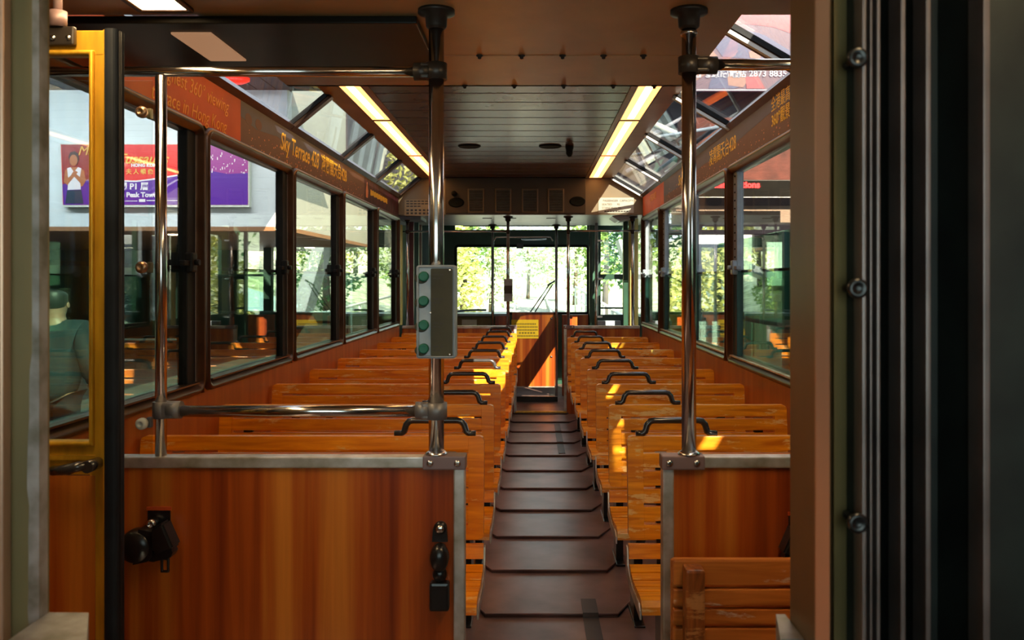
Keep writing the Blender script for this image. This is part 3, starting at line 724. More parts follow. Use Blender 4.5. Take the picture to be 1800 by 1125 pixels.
# ================================================================== benches
PITCH = .75; Y0 = 2.98
def make_bench(xa, xw, mat, label, group):
    """xa = aisle end, xw = wall end; built at row 0"""
    sg = 1 if xw > xa else -1
    lo, hi = min(xa, xw), max(xa, xw)
    t = thing('slatted_bench', label, 'bench', ((xa+xw)/2, Y0, 0), group)
    zb, zt = .508, .858; lean = .10; th = .030
    m = MB()
    def lean_add(sub):
        for v in sub.v: v.y += (v.z-zt)*lean
        m.add([v.copy() for v in sub.v], sub.f)
    stw = .054
    for a, b, outer in ((lo, lo+stw, -1), (hi-stw, hi, 1)):
        r = .016; oc = b if outer > 0 else a; ic = a if outer > 0 else b
        pts = [(ic, zb), (oc-outer*r, zb), (oc-outer*r*.3, zb+r*.3), (oc, zb+r), (oc, zt-r), (oc-outer*r*.3, zt-r*.3), (oc-outer*r, zt), (ic, zt)]
        lean_add(MB().prism(pts, 'y', Y0, Y0+th))
    nb = 6; gap = .0115; hs = (zt-zb-gap*(nb-1))/nb
    for i in range(nb):
        z = zb+i*(hs+gap); lean_add(MB().box(lo+stw-.001, hi-stw+.001, Y0+.0015, Y0+th, z, z+hs, .003))
    br = MB()
    m.build('backrest', mat, t)
    # steel uprights behind the boards
    for xx in (lo+.12, hi-.12):
        b2 = MB().box(xx-.02, xx+.02, Y0+th-.005, Y0+th+.010, .40, zt-.06)
        for v in b2.v: v.y += (v.z-zt)*lean
        b2.build('back_strut', M_CLAMP, t)
    # seat boards along a curved profile
    prof = [(-.034, .490), (-.046, .444), None, (-.058, .430), (-.105, .420), None, (-.112, .419), (-.165, .414), None, (-.172, .414), (-.225, .415), None,
            (-.232, .416), (-.285, .421), None, (-.292, .422), (-.345, .427), (-.375, .424), (-.392, .410), (-.398, .388)]
    st = MB(); seg = []; runs = []
    for p in prof+[None]:
        if p is None: runs.append(seg); seg = []
        else: seg.append(p)
    for rn in runs:
        up = [(Y0+a, b) for a, b in rn]; dn = []
        for i, (a, b) in enumerate(rn):
            p0_, p1_ = rn[max(i-1, 0)], rn[min(i+1, len(rn)-1)]
            d = Vector((p1_[0]-p0_[0], p1_[1]-p0_[1])).normalized(); n = Vector((-d.y, d.x))
            if n.y > 0 or (abs(n.y) < .3 and n.x < 0): n = -n
            if a > -.05: n = Vector((1, 0))
            if a < -.39: n = Vector((1, 0))
            dn.append((Y0+a+n.x*.018, b+n.y*.018))
        st.prism(up+dn[::-1], 'x', lo, hi)
    st.build('seat', mat, t)
    # steel end brackets following the seat
    for xx, e in ((lo, -1), (hi, 1)):
        pts = [(Y0-.03, .48), (Y0-.05, .425), (Y0-.11, .405), (Y0-.20, .398), (Y0-.30, .406), (Y0-.36, .412), (Y0-.388, .398), (Y0-.392, .372),
               (Y0-.36, .372), (Y0-.10, .365), (Y0-.01, .38), (Y0-.005, .48)]
        MB().prism(pts, 'x', xx+e*.001, xx+e*.006).build('seat_bracket', M_ALU, t)
    for xx in (lo+.10, hi-.10):
        lg = MB().box(xx-.022, xx+.022, Y0-.30, Y0-.05, 0, .012, .003).box(xx-.018, xx+.018, Y0-.24, Y0-.10, .01, .40, .004)
        lg.prism([(Y0-.36, .385), (Y0-.02, .385), (Y0-.08, .33), (Y0-.28, .33)], 'x', xx-.018, xx+.018)
        lg.build('leg', M_BLACK, t)
    # handle on the aisle end
    h0, h1 = xa+sg*.030, xa+sg*.315; yy = Y0+.015
    hd = MB().tube([(h0, yy, zt+.006), (h0+sg*.024, yy, zt+.007), (h0+sg*.034, yy, zt+.014), (h0+sg*.041, yy, zt+.038), (h0+sg*.052, yy, zt+.050), (h0+sg*.066, yy, zt+.053),
                    (h1-sg*.066, yy, zt+.053), (h1-sg*.052, yy, zt+.050), (h1-sg*.041, yy, zt+.038), (h1-sg*.034, yy, zt+.014), (h1-sg*.024, yy, zt+.007), (h1, yy, zt+.006)], .0115, 12)
    hd.build('handle', M_HANDLE, t)
    return t
ordn = ['front row', 'second row', 'third row', 'fourth row', 'fifth row', 'sixth row', 'seventh row', 'eighth row', 'ninth row']
protoL = make_bench(-.173, WL+.012, M_BENCH, 'wide orange slatted bench left of the aisle, front row directly behind the wide partition', 'slatted benches left of the aisle')
protoR = make_bench(.328, WR-.012, M_BENCH_R, 'worn slatted bench right of the aisle, front row directly behind the short partition', 'slatted benches right of the aisle')
for k in range(1, 9):
    last = ', last before the far partition' if k == 8 else ''
    l = protoL.location; copy_thing(protoL, (l.x, l.y+PITCH*k-(.12 if k == 8 else 0), 0), 'wide orange slatted bench left of the aisle, %s back%s' % (ordn[k], last))
for k in range(1, 8):
    last = ', last before the far partition' if k == 7 else ''
    r = protoR.location; copy_thing(protoR, (r.x, r.y+PITCH*k, 0), 'worn slatted bench right of the aisle, %s back%s' % (ordn[k], last))
# ================================================================== fold-down seat, right foreground
t = thing('attendant_bench', 'small slatted wooden fold seat with dark armrest post, lower right foreground', 'bench', (.75, 2.12, .0))
Ys = 2.12
xl = PX(1184, Ys)
bk = MB(); zz = [(PZ(1030, Ys), PZ(985, Ys)), (PZ(1066, Ys), PZ(1036, Ys)), (PZ(1099, Ys), PZ(1072, Ys)), (PZ(1140, Ys), PZ(1105, Ys)), (.40, .46), (.34, .39)]
for a, b in zz: bk.box(xl, WR-.01, Ys, Ys+.022, a, b, .004)
bk.prism([(xl, PZ(985, Ys)), (xl+.004, PZ(985, Ys)+.001), (WR-.01, PZ(985, Ys)+.001), (WR-.01, PZ(1000, Ys))], 'y', Ys+.002, Ys+.02)
bk.build('backrest', M_SEATB, t)
MB().box(xl-.002, xl+.06, Ys+.022, Ys+.042, .02, PZ(990, Ys), .004).build('frame', M_SEATB, t)
MB().box(WR-.08, WR-.02, Ys+.022, Ys+.042, .02, PZ(990, Ys), .004).build('frame', M_SEATB, t)
xa0, xa1 = PX(1206, Ys-.055), PX(1240, Ys-.055)
MB().box(xa0, xa1, Ys-.055, Ys-.0, .02, PZ(1003, Ys-.055), .007).build('armrest_post', M_ARM, t)
sq = MB()
for q in range(4): sq.box(xa1+.004, WR-.01, Ys-.10-q*.085, Ys-.025-q*.085, .30, .322, .004)
sq.build('seat', M_SEATB, t)
# ================================================================== belt reel and buckles on the partitions
YW = 2.286
def reel(cx, cz, lab, flip=1):
    t = thing('belt_reel', lab, 'seat belt', (cx, YW-.03, cz))
    f = flip; q = YW-.020   # plane of bracket front
    U = 2.26/1500.
    def p(dx, dy): return (cx+f*dx*U, cz-dy*U)     # offsets in 1/1500 units, from the bolt
    MB().prism([p(-13, -22), p(26, -22), p(27, 14), p(-14, 12)], 'y', YW-.004, YW-.0005).build('wall_plate', M_BLACK, t)
    tp = MB().prism([p(-15, -26), p(28, -26), p(28, -20), p(-15, -20)], 'y', YW-.006, YW-.0005).build('pad', M_ORANGE, t)
    bt = MB().lathe((cx, q-.012, cz), 'y', [(.013, .024), (.013, .004), (.011, -.002), (.006, -.004), (.006, .001), (.001, .001)], 20)
    bt.build('bolt', M_SCREW, t)
    # rounded housing: drum plus wedge shaped cover
    dr = MB(); n = 22; prof = [(-.002, .026), (-.014, .034), (-.044, .034), (-.056, .027), (-.060, .010)]
    ctr = p(-22, 36)
    dr.lathe((ctr[0], YW, ctr[1]), 'y', [(.026, -.002), (.040, -.008), (.044, -.020), (.044, -.048), (.038, -.060), (.012, -.064), (.001, -.064)], 30)
    hs = [p(-14, 4), p(8, 8), p(12, 24), p(10, 50), p(2, 60), p(-24, 66)]
    dr.prism(hs, 'y', YW-.056, YW-.004)
    dr.build('reel_drum', M_BLACK, t)
    cv = MB(); pts = [p(6, 6), p(28, -8), p(48, 38), p(20, 48), p(8, 38)]
    bm = bmesh.new(); lo_ = [bm.verts.new((a, YW-.062, b)) for a, b in pts]; hi_ = [bm.verts.new((a, YW-.006, b)) for a, b in pts]
    bm.faces.new(lo_); bm.faces.new(hi_[::-1])
    for i in range(5): bm.faces.new((lo_[i], hi_[i], hi_[(i+1) % 5], lo_[(i+1) % 5]))
    bmesh.ops.bevel(bm, geom=bm.edges[:], offset=.006, segments=3, affect='EDGES'); bm.verts.index_update()
    cv.add([v.co.copy() for v in bm.verts], [[v.index for v in fc.verts] for fc in bm.faces]); bm.free()
    cv.build('reel_cover', M_BLACK, t)
    ft = MB().prism([p(-3, 50), p(40, 38), p(44, 46), p(40, 54), p(10, 62), p(-2, 60)], 'y', YW-.050, YW-.016).build('belt_slot', M_BLACK, t)
    tg = MB(); ring(tg, 'y', cx+f*18*U, cx+f*33*U, cz-84*U, cz-58*U, .003, [(0, YW-.030), (0, YW-.034), (.006, YW-.034), (.006, YW-.030)], 2)
    tg.build('belt_tongue', M_CLAMP, t)
    return t
reel(PX(274, YW), PZ(916, YW), 'black seat belt reel with hanging metal tongue on the left partition')
reel(PX(1412, YW), PZ(925, YW), 'black seat belt reel on the right partition, half hidden by the brown door column', -1)
cx, cz = PX(774, YW), PZ(927, YW)
t = thing('belt_buckle', 'black seat belt buckle hanging from a bolt at the aisle end of the left partition', 'seat belt', (cx, YW-.03, cz)); U = 2.26/1500
MB().lathe((cx+.001, YW, cz), 'y', [(.018, -.001), (.018, -.010), (.014, -.016), (.001, -.016)], 20).prism([(cx-.018, cz), (cx+.018, cz), (cx+.021, cz-.035), (cx-.021, cz-.035)], 'y', YW-.014, YW-.001).build('anchor', M_BLACK, t)
MB().lathe((cx+.001, YW-.014, cz), 'y', [(.011, .001), (.011, -.006), (.008, -.009), (.001, -.009)], 18).build('bolt', M_SCREW, t)
MB().lathe((cx, YW-.002, cz-49*U), 'y', [(.022, 0), (.025, -.010), (.025, -.030), (.019, -.042), (.001, -.045)], 26, 1, 1.45).build('guide', M_BLACK, t)
MB().lathe((cx, YW-.002, cz-80*U), 'y', [(.018, 0), (.020, -.012), (.016, -.026), (.001, -.028)], 20).build('neck', M_BLACK, t)
MB().box(cx-.026, cx+.026, YW-.034, YW-.001, cz-142*U, cz-92*U, .007).build('buckle', M_BLACK, t)
# ================================================================== gold door leaf, left foreground
YD = 2.0
t = thing('folding_door', 'gold framed glazed door leaf with a laminate lower panel, left foreground', 'door', (-1.2, YD, .02))
dx0, dx1 = WL+.02, PX(190, YD); zt_ = PZ(53, YD)
g0, g1 = dx0+.05, PX(158, YD); gz0, gz1 = PZ(776, YD), PZ(97, YD)
fr = MB(); fr.box(dx0, dx1, YD, YD+.03, gz1, zt_, .003).box(g1, dx1, YD, YD+.03, .02, gz1).box(dx0, g0, YD, YD+.03, .02, gz1)
fr.box(g0, g1, YD, YD+.03, PZ(834, YD), gz0).box(g0, g1, YD, YD+.03, .02, .08)
fr.box(PX(183, YD), dx1+.001, YD-.006, YD, .02, zt_, .002).build('frame', M_GOLD, t)
bd = MB(); ring(bd, 'y', g0-.012, g1+.012, gz0-.012, gz1+.012, .004, [(0, YD+.001), (.002, YD-.008), (.010, YD-.008), (.014, YD+.001)], 2)
bd.box(g0, PX(168, YD), YD-.005, YD+.001, PZ(808, YD), PZ(800, YD)); bd.build('glazing_bead', M_GOLD, t)
box(g0-.01, g1+.01, YD+.012, YD+.018, gz0-.01, gz1+.01).build('pane', M_GLASSC, t)
box(g0-.03, PX(168, YD), YD-.002, YD+.012, .05, PZ(836, YD)).build('panel', M_LAM, t)
rs = MB(); ra, rb = dx1+.0015, PX(222, YD+.02)
rs.prism(rrect(ra, rb, YD-.03, YD+.02, .012, 4), 'z', .02, PZ(56, YD)).build('rubber_edge', M_RUBBERB, t)
rd = MB().cyl((rb-.006, YD-.010, .03), (rb-.006, YD-.010, PZ(58, YD)), .009, 12); rd.build('rubber_bead', M_RUBBER, t)
hb = MB().box(dx0+.05, PX(136, YD), YD-.016, YD-.0005, PZ(82, YD), PZ(49, YD), .004)
hg = hb.build('hinge_bracket', M_CLAMP, t)
for px in (100, 127): MB().lathe((PX(px, YD), YD-.016, PZ(70, YD)), 'y', [(.007, 0), (.006, -.004), (.001, -.005)], 12).build('screw', M_SCREW, hg)
MB().cyl((PX(105, YD), YD-.008, PZ(50, YD)), (PX(105, YD), YD-.008, PZ(22, YD)), .02, 20).cyl((PX(105, YD), YD-.008, PZ(40, YD)), (PX(105, YD), YD-.008, ZL), .010, 14).build('pivot', M_MAUVE, hg)
hz = PZ(826, YD-.04)
hm = MB().box(dx0+.06, PX(128, YD-.04), YD-.05, YD-.03, hz-.010, hz+.006, .004)
hm.tube([(PX(112, YD), YD-.045, hz-.001), (PX(130, YD), YD-.052, hz+.002), (PX(150, YD), YD-.050, hz+.008), (PX(170, YD), YD-.038, hz+.010)], .0115, 14)
hm.cyl((PX(172, YD), YD-.05, hz+.008), (PX(172, YD), YD+.0, hz+.008), .014, 18)
hm.build('handle', M_HANDLE, t)
# ================================================================== near columns and shutter
zc_ = ZL
lc = thing('door_post', 'worn olive door post with chipped edge, at the left edge of the photo', 'post', (-.60, 1.02, 0))
xr = PX(84, 1.20)
MB().box(-.95, xr-.008, 1.18, 1.22, 0, zc_, .003).build('post_face', M_OLIVE, lc)
ch = MB(); rr = random.Random(11); n = 90
pts_l = []
for i in range(n+1):
    z = zc_*i/n; pts_l.append((xr-.0085-(.004+rr.random()*.004 if .25 < z < 1.30 else .001), z))
ch.prism(pts_l+[(xr, zc_), (xr, 0)], 'y', 1.1788, 1.20).build('chipped_edge', M_CHIP, lc)
box(-.95, PX(13, 1.17), 1.160, 1.18, 0, zc_, .003).build('cover_strip', M_COLP, lc)
t = thing('metal_bracket', 'worn grey metal corner box at the foot of the left door post', 'bracket', (-.57, 1.06, .8))
b_ = MB().prism([(xr+.001, 1.10), (PX(152, 1.10), 1.10), (PX(156, 1.20), 1.20), (xr+.001, 1.20)], 'z', .80, .934); b_.build('box', M_CHIP, t)
MB().box(PX(112, 1.10), PX(146, 1.10), 1.098, 1.10, .80, .925).build('face_plate', M_OLIVE, t)
rc = thing('door_column', 'tall brown metal door column with a painted highlight along one edge, right foreground', 'column', (.34, 1.0, 0))
xs = lambda px: PX(px, 1.0)
MB().prism([(.3367, 1.022), (.3367, 1.12), (.40, 1.12), (.40, 1.075), (PX(1500, 1.05), 1.05), (PX(1462, 1.03), 1.03), (PX(1457, 1.01), 1.01)], 'z', 0, zc_).build('body', M_COLB, rc)
MB().prism([(.3362, 1.021), (PX(1457, 1.008), 1.008), (PX(1457, 1.008), 1.005), (.3362, 1.017)], 'z', 0, zc_).build('edge_highlight', M_COLP, rc)  # bevel highlight painted as a lighter strip
MB().prism([(PX(1463, 1.03), 1.029), (PX(1500, 1.05), 1.049), (PX(1500, 1.04), 1.04), (PX(1466, 1.022), 1.022)], 'z', 0, zc_).build('side_strip', M_OLIVE, rc)
t = thing('metal_bracket', 'pale metal corner bracket at the foot of the right door column', 'bracket', (.295, 1.04, .8))
MB().prism([(PX(1364, 1.14), 1.14), (PX(1372, 1.06), 1.06), (.3360, 1.06), (.3360, 1.14)], 'z', .80, PZ(1090, 1.12)).build('box', M_CHIP, t)
sh = thing('folding_shutter', 'dark folding shutter with upright metal ribs, filling the right edge of the photo', 'shutter', (.5, 1.1, 0))
zig = [(1500, 1.05), (1512, 1.02), (1520, 1.06), (1532, 1.02), (1550, 1.07), (1576, 1.07), (1588, 1.03), (1600, 1.07), (1622, 1.07), (1634, 1.02), (1655, 1.05), (1655, 1.09), (1712, 1.09), (1730, 1.02), (1760, 1.04), (1765, 1.10), (1900, 1.10), (1960, 1.04)]
pl = [(xs(a), y) for a, y in zig]
MB().prism(pl+[(a, y+.02) for a, y in pl[::-1]], 'z', 0, zc_).build('folds', M_SHUT, sh)
for px, r in ((1516, .0024), (1528, .0012), (1541, .0020), (1584, .0028), (1628, .0028), (1730, .0040)):
    MB().box(xs(px)-r, xs(px)+r, .994, 1.03, 0, zc_, .0015).build('rib', M_RIB, sh)
for py in (100, 507, 921):
    MB().lathe((xs(1504), .996, PZ(py, .99)), 'y', [(.012, 0), (.012, -.004), (.008, -.007), (.005, -.003), (.001, -.003)], 18).cyl((xs(1504), .996, PZ(py, .99)), (xs(1504), 1.06, PZ(py, .99)), .005).build('bolt', M_BLACK, sh)
struct('wall_back', MB().box(WL-.06, WR+.06, -.66, -.6, 0, 1.0).box(WL-.06, WR+.06, -.66, -.6, 1.95, ZL).box(WL-.06, WL+.12, -.66, -.6, 1.0, 1.95).box(WR-.12, WR+.06, -.66, -.6, 1.0, 1.95), M_OLIVE)
nwin[0] += 1
struct('window_%d' % nwin[0], box(WL+.12, WR-.12, -.635, -.628, 1.0, 1.95), M_GLASSF)
struct('wall_near_left', box(WL-.06, WL, -.6, .4, 0, ZL), M_OLIVE)
struct('wall_near_right', box(WR, WR+.06, -.6, .4, 0, ZL), M_OLIVE)
# wall behind the near end (closes the vestibule on both sides)
struct('wall_vestibule_left', box(WL-.06, -.80, 1.22, 1.26, 0, ZL), M_OLIVE)
struct('wall_vestibule_right', box(.655, WR+.06, 1.13, 1.18, 0, ZL), M_SHUT)
# ================================================================== far cab
XL2, XR2, YE = -1.60, 1.28, 11.6
box_ = MB().box(XL2, XR2, 8.80, 10.42, 2.08, 2.12)
cc = struct('ceiling', box_, M_CREAM, (0, 9.6, 2.08))
lp_ = MB()
for px in (858, 900, 968): lp_.box(PX(px, 9.4)-.05, PX(px, 9.4)+.05, 9.2, 9.24, 2.074, 2.0795)
lp_.build('ceiling_clip', M_CLAMP, cc)
# hatch flap at right
tag(MB().prism([(PX(1072, 9.2), 2.079), (PX(1103, 9.2), 2.079), (PX(1100, 9.2), 2.05), (PX(1086, 9.2), 2.03), (PX(1083, 9.2), 2.035)], 'y', 8.95, 9.35).build('ceiling_bracket', M_CREAM),
    'pale angled bracket under the far cab ceiling at the right', 'bracket')
tag(box(PX(706, 9.2), PX(745, 9.2), 8.95, 9.4, 2.045, 2.0795, .006).build('ceiling_bracket', M_CHAN), 'grey fitting under the far cab ceiling at the left', 'bracket')
# side walls of the cab with one opening each
def cabwall(name, X, s, openings):
    m = MB(); T = .05*s; y = 8.8
    m.box(X, X+T, 8.8, YE, 0, .97).box(X, X+T, 8.8, YE, 2.0, 2.12)
    for a, b in openings: m.box(X, X+T, y, a, .97, 2.0); y = b
    m.box(X, X+T, y, YE, .97, 2.0)
    w = struct(name, m, M_GREENW, (X, 10.2, 0))
    for a, b in openings: box(X+T*.4, X+T*.5, a, b, .97, 2.0).build('glass', M_GLASS, w)
cabwall('wall_cab_left', XL2, -1, [(9.15, 9.9), (10.75, 11.45)]); cabwall('wall_cab_right', XR2, 1, [(8.95, 9.8), (10.2, 11.2)])
# front wall with windscreen
fw = MB()
wx0, wx1, wz0, wz1 = PX(801, YE), PX(1034, YE), PZ(549, YE), PZ(432, YE)
rx0, rx1 = PX(1056, YE), PX(1095, YE)
fw.box(XL2, rx0-.12, YE, YE+.06, 0, wz0-.02)
fw.box(XL2, wx0, YE, YE+.06, wz0-.02, PZ(404, YE)).box(wx1, rx0, YE, YE+.06, 0, PZ(404, YE)).box(wx0, wx1, YE, YE+.06, wz1, PZ(404, YE))
fw.box(rx0, rx1, YE, YE+.06, 0, PZ(556, YE)).box(rx0, rx1, YE, YE+.06, PZ(491, YE), PZ(482, YE)).box(rx0, rx1, YE, YE+.06, PZ(408, YE), PZ(404, YE))
fw.box(rx0, rx1, YE, YE+.03, PZ(543, YE), PZ(540, YE)).box(rx0, rx1, YE, YE+.03, PZ(556, YE), PZ(553, YE))
fw.box(rx1, XR2+.05, YE, YE+.06, 0, 2.3)
fw.box(XL2, PX(800, YE), YE, YE+.06, PZ(404, YE), 2.3).box(PX(1032, YE), rx1, YE, YE+.06, PZ(404, YE), 2.3)
fwo = struct('wall_front', fw, M_GREENW, (0, YE, 0))
nwin[0] += 1
ws = struct('window_%d' % nwin[0], box(wx0, wx1, YE+.025, YE+.032, wz0-.02, wz1), M_GLASSF)
g_ = MB(); ring(g_, 'y', wx0-.015, wx1+.015, wz0-.03, wz1+.015, .05, [(0, YE-.001), (0, YE-.015), (.03, YE-.015), (.036, YE+.024)], 5); g_.build('gasket', M_RUBBER, ws)
nwin[0] += 1
struct('window_%d' % nwin[0], box(wx0, wx1, YE+.025, YE+.032, PZ(404, YE), 2.3), M_GLASSF)
nwin[0] += 1
struct('window_%d' % nwin[0], box(rx0, rx1, YE+.035, YE+.042, PZ(556, YE), PZ(408, YE)), M_GLASSF)
struct('roof_cab', box(XL2-.05, XR2+.05, 10.42, YE+.06, 2.30, 2.34), M_GREENW)
struct('trim_8', box(XL2, XR2, 10.42, 10.46, 2.08, 2.34), M_GREENW)
# sun visor / driver rail beneath the windscreen header
tag(MB().tube([(PX(915, 11.3), 11.6, 1.985), (PX(918, 11.3), 11.45, PZ(421, 11.3)), (PX(960, 11.3), 11.45, PZ(420, 11.3)), (PX(963, 11.3), 11.6, 1.985)], .008, 8).build('rail', M_STEEL),
    'small steel handle on the dark green header above the windscreen', 'rail')
tag(box(PX(815, 11.0), PX(1012, 11.0), 10.9, 10.93, PZ(398, 10.9), 2.28).build('visor', M_GREENW), 'dark roller visor hanging above the windscreen', 'visor')
tag(box(PX(908, YE), PX(920, YE), YE-.05, YE-.016, PZ(437, YE), PZ(427, YE), .005).build('mirror_mount', M_BLACK), 'small black mount at the top centre of the windscreen', 'mount')
t = thing('windscreen_wiper', 'black double wiper arm slanting across the right half of the windscreen', 'wiper', (PX(945, 11.7), 11.7, PZ(549, 11.7)))
MB().tube([P(932, 549, 11.69), P(968, 497, 11.69)], .008, 8).tube([P(940, 549, 11.69), P(972, 499, 11.69)], .008, 8).build('arm', M_RUBBER, t)
MB().tube([P(962, 502, 11.68), P(978, 492, 11.68)], .011, 8).build('blade', M_RUBBER, t)
# posts, half door
def post(px0, px1, Y, z0, z1, mat, lab, name='door_post', d=.05):
    return tag(box(PX(px0, Y), PX(px1, Y), Y, Y+d, z0, z1, .004).build(name, mat), lab, 'post')
post(718.5, 727, 9.3, 0, 2.08, M_MAROON, 'maroon door post in the far cab beside the left windows')
post(727, 736, 9.9, 0, 2.08, M_GREENW, 'dark green post right of the maroon post in the far cab')
post(734, 741, 10.3, 0, 2.08, M_FASCIA, 'brown window post in the far cab at the left')
post(700, 707, 9.1, .93, 2.0, M_YELPOST, 'pale yellow post behind the last left side window')
post(1105.5, 1110, 9.5, 0, 2.08, M_YELPOST, 'thin cream post in the far cab at the right')
post(1116, 1122, 9.3, 0, 2.08, M_YELPOST, 'wide yellow post at the right end of the far cab')
post(1096, 1104, 9.7, 0, 2.08, M_GREENW, 'dark green door post right of the far cab window')
post(1036, 1042, 10.4, 0, 2.08, M_GREENW, 'dark green post right of the windscreen')
t, _x = pole(1048.5, 10.0, 0, 2.08, .019, 'brownish steel pole left of the small right cab window', None, group=None)
for py in (423, 490, 557): box(_x, _x+.07, 9.985, 10.01, PZ(py, 10)-.012, PZ(py, 10)+.012, .003).build('bracket', M_SCREW, t)
tag(box(PX(1051, 9.6), PX(1091, 9.6), 9.6, 9.66, 0, PZ(564, 9.6), .004).build('side_ledge', M_CHAN), 'grey ledge under the small right cab window', 'ledge')
YH = 10.3
hx0, hx1 = PX(903, YH), PX(986, YH)
t = thing('half_door', 'wooden half door closing the far end of the aisle, carrying the yellow sign', 'door', ((hx0+hx1)/2, YH, .12))
ptsd = [(hx0-.02, PZ(679, YH)), (hx0-.02, PZ(549, YH)), (hx1-.09, PZ(549, YH)), (hx1-.082, PZ(556, YH)), (hx1-.076, PZ(560, YH)), (hx1-.076, PZ(679, YH))]
MB().prism(ptsd, 'y', YH, YH+.03).build('panel', M_LAM, t)
box(hx0-.02, hx1-.078, YH-.004, YH+.034, PZ(681, YH), PZ(679, YH)).build('bottom_strip', M_ALU, t)
bo_ = MB()
for py in (560, 627): bo_.lathe((hx1-.115, YH, PZ(py, YH)), 'y', [(.014, 0), (.012, -.01), (.001, -.012)], 12)
bo_.build('hinge_pin', M_SCREW, t)
sx0, sx1, sz0, sz1 = PX(899, YH-.01), PX(946.5, YH-.01), PZ(595, YH-.01), PZ(562, YH-.01)
t = thing('warning_sign', 'yellow warning sign with lines of small print on the wooden half door', 'sign', ((sx0+sx1)/2, YH-.01, sz0))
box(sx0, sx1, YH-.006, YH-.001, sz0, sz1).build('plate', M_YEL, t)
pr = MB()
for r, (a, b, step) in enumerate(((.04, .30, .02), (.04, .32, .02), (.02, .32, .02), (.09, .27, .034), (.05, .32, .02))):
    q = a
    while q < b: pr.box(sx0+q, sx0+q+step*.72, YH-.0068, YH-.006, sz1-.052-r*.036-.009, sz1-.052-r*.036+.009); q += step
pr.build('print', M_INKY, t, kind='stuff')
tag(box(PX(988, 10.4), PX(1034, 10.4), 10.4, 10.43, 0, PZ(553, 10.4), .006).build('cab_panel', M_LAM), 'laminate panel right of the half door under the windscreen', 'panel')
tag(box(PX(870, 10.4), PX(895, 10.4), 10.4, 10.43, 0, PZ(555, 10.4), .004).build('cab_panel', M_LAM), 'narrow laminate panel left of the half door', 'panel')
dk = thing('driver_desk', 'dark olive driver desk with a small pale label, behind the far left partition', 'desk', (PX(830, 10.5), 10.5, 0))
box(PX(760, 10.5), PX(866, 10.5), 10.5, 10.9, 0, PZ(555, 10.5), .01).build('body', M_OLIVE, dk)
box(PX(762, 10.45), PX(893, 10.45), 10.435, 10.95, PZ(556, 10.45), PZ(551.5, 10.45), .006).build('top_edge', M_CHAN, dk)
box(PX(812, 10.5), PX(838, 10.5), 10.494, 10.5, PZ(573, 10.5), PZ(562, 10.5)).build('label_plate', M_LABELW, dk)
MB().tube([P(802, 547, 10.6), P(830, 545, 10.6), P(855, 545, 10.6)], .014, 8).build('console_bar', M_CHAN, dk)
tag(box(PX(905, 9.0), PX(996, 9.0), 8.97, 9.03, 0.0, .028, .004).build('threshold', M_GOLD), 'low gold threshold bar across the far end of the aisle', 'threshold')
tag(box(PX(905, 10.0), PX(980, 10.0), 9.9, 9.95, 0.0, .06, .004).build('step_box', M_BLACK), 'black step edge in front of the half door', 'step')
# ================================================================== THE STATION
# left hall: white upper wall facing us, with the lit poster; side wall; soffit; dark glazing under it
ZPL = PZ(498, 7.4)-1.80
struct('platform_left', box(-20, -1.75, -6, 30, ZPL-.3, ZPL), M_CONC)
struct('wall_station_front', box(-20, -4.62, 16, 16.3, 2.42, 5.0), M_WHITE)
struct('wall_station_side', box(-4.95, -4.62, 16.3, 34, 2.42, 7.0), M_BEIGE)
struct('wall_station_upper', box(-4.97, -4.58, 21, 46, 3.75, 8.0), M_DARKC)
so_ = struct('ceiling_station_soffit', box(-20, -4.62, 16, 27, 2.34, 2.42).box(-4.95, -4.62, 27, 34, 2.34, 2.42), M_SOFFIT)
ch_ = MB()
for q in range(24): ch_.box(-12.0+q*.36, -11.66+q*.36, 12.6, 16, 4.98, 5.03)
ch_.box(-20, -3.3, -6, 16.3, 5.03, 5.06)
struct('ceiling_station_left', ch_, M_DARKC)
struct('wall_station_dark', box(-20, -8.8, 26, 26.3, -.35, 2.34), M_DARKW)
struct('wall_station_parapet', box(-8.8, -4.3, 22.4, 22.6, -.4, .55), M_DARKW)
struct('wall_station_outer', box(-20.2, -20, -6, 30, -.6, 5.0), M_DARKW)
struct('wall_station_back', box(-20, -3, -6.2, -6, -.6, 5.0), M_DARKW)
for i, (px, Y) in enumerate(((307, 17.2), (543, 24.0))):
    x = PX(px, Y)
    t = thing('slot_light', ('near' if i == 0 else 'far')+' slot light in the brown station soffit on the left', 'lamp', (x, Y, 2.33), 'slot lights in the soffit')
    box(x-.10, x+.14, Y-.08, Y+.08, 2.325, 2.341).build('diffuser', M_SLOTL, t)
# columns / glazing under the soffit
for x, Y in ((-7.6, 24), (-5.9, 24), (-9.2, 22)):
    tag(box(x, x+.22, Y, Y+.22, -.35, 2.34).build('station_column', M_DARKW), 'dark steel column under the station soffit, seen through the left windows, '+('nearest the poster' if x < -9 else 'right of the dark wall' if x < -7 else 'nearest the track'), 'column', 'columns under the soffit')
tag(MB().tube([(-8.4, 22, 1.55), (-4.7, 22, 1.55)], .03, 8).tube([(-8.4, 22, .6), (-4.7, 22, .6)], .03, 8).tube([(-8.4, 22, -.35), (-8.4, 22, 1.55)], .03, 8).tube([(-4.7, 22, -.35), (-4.7, 22, 1.55)], .03, 8).build('platform_railing', M_CHAN),
    'steel railing on the far left platform, seen through the side windows', 'railing')
tag(MB().prism([(-6.6, .9), (-3.9, 2.0), (-3.9, 2.25), (-6.6, 1.2)], 'y', 27.2, 28.4).build('covered_stair', M_BLUEG), 'blue grey sloping stair cover beyond the left platform', 'stair')
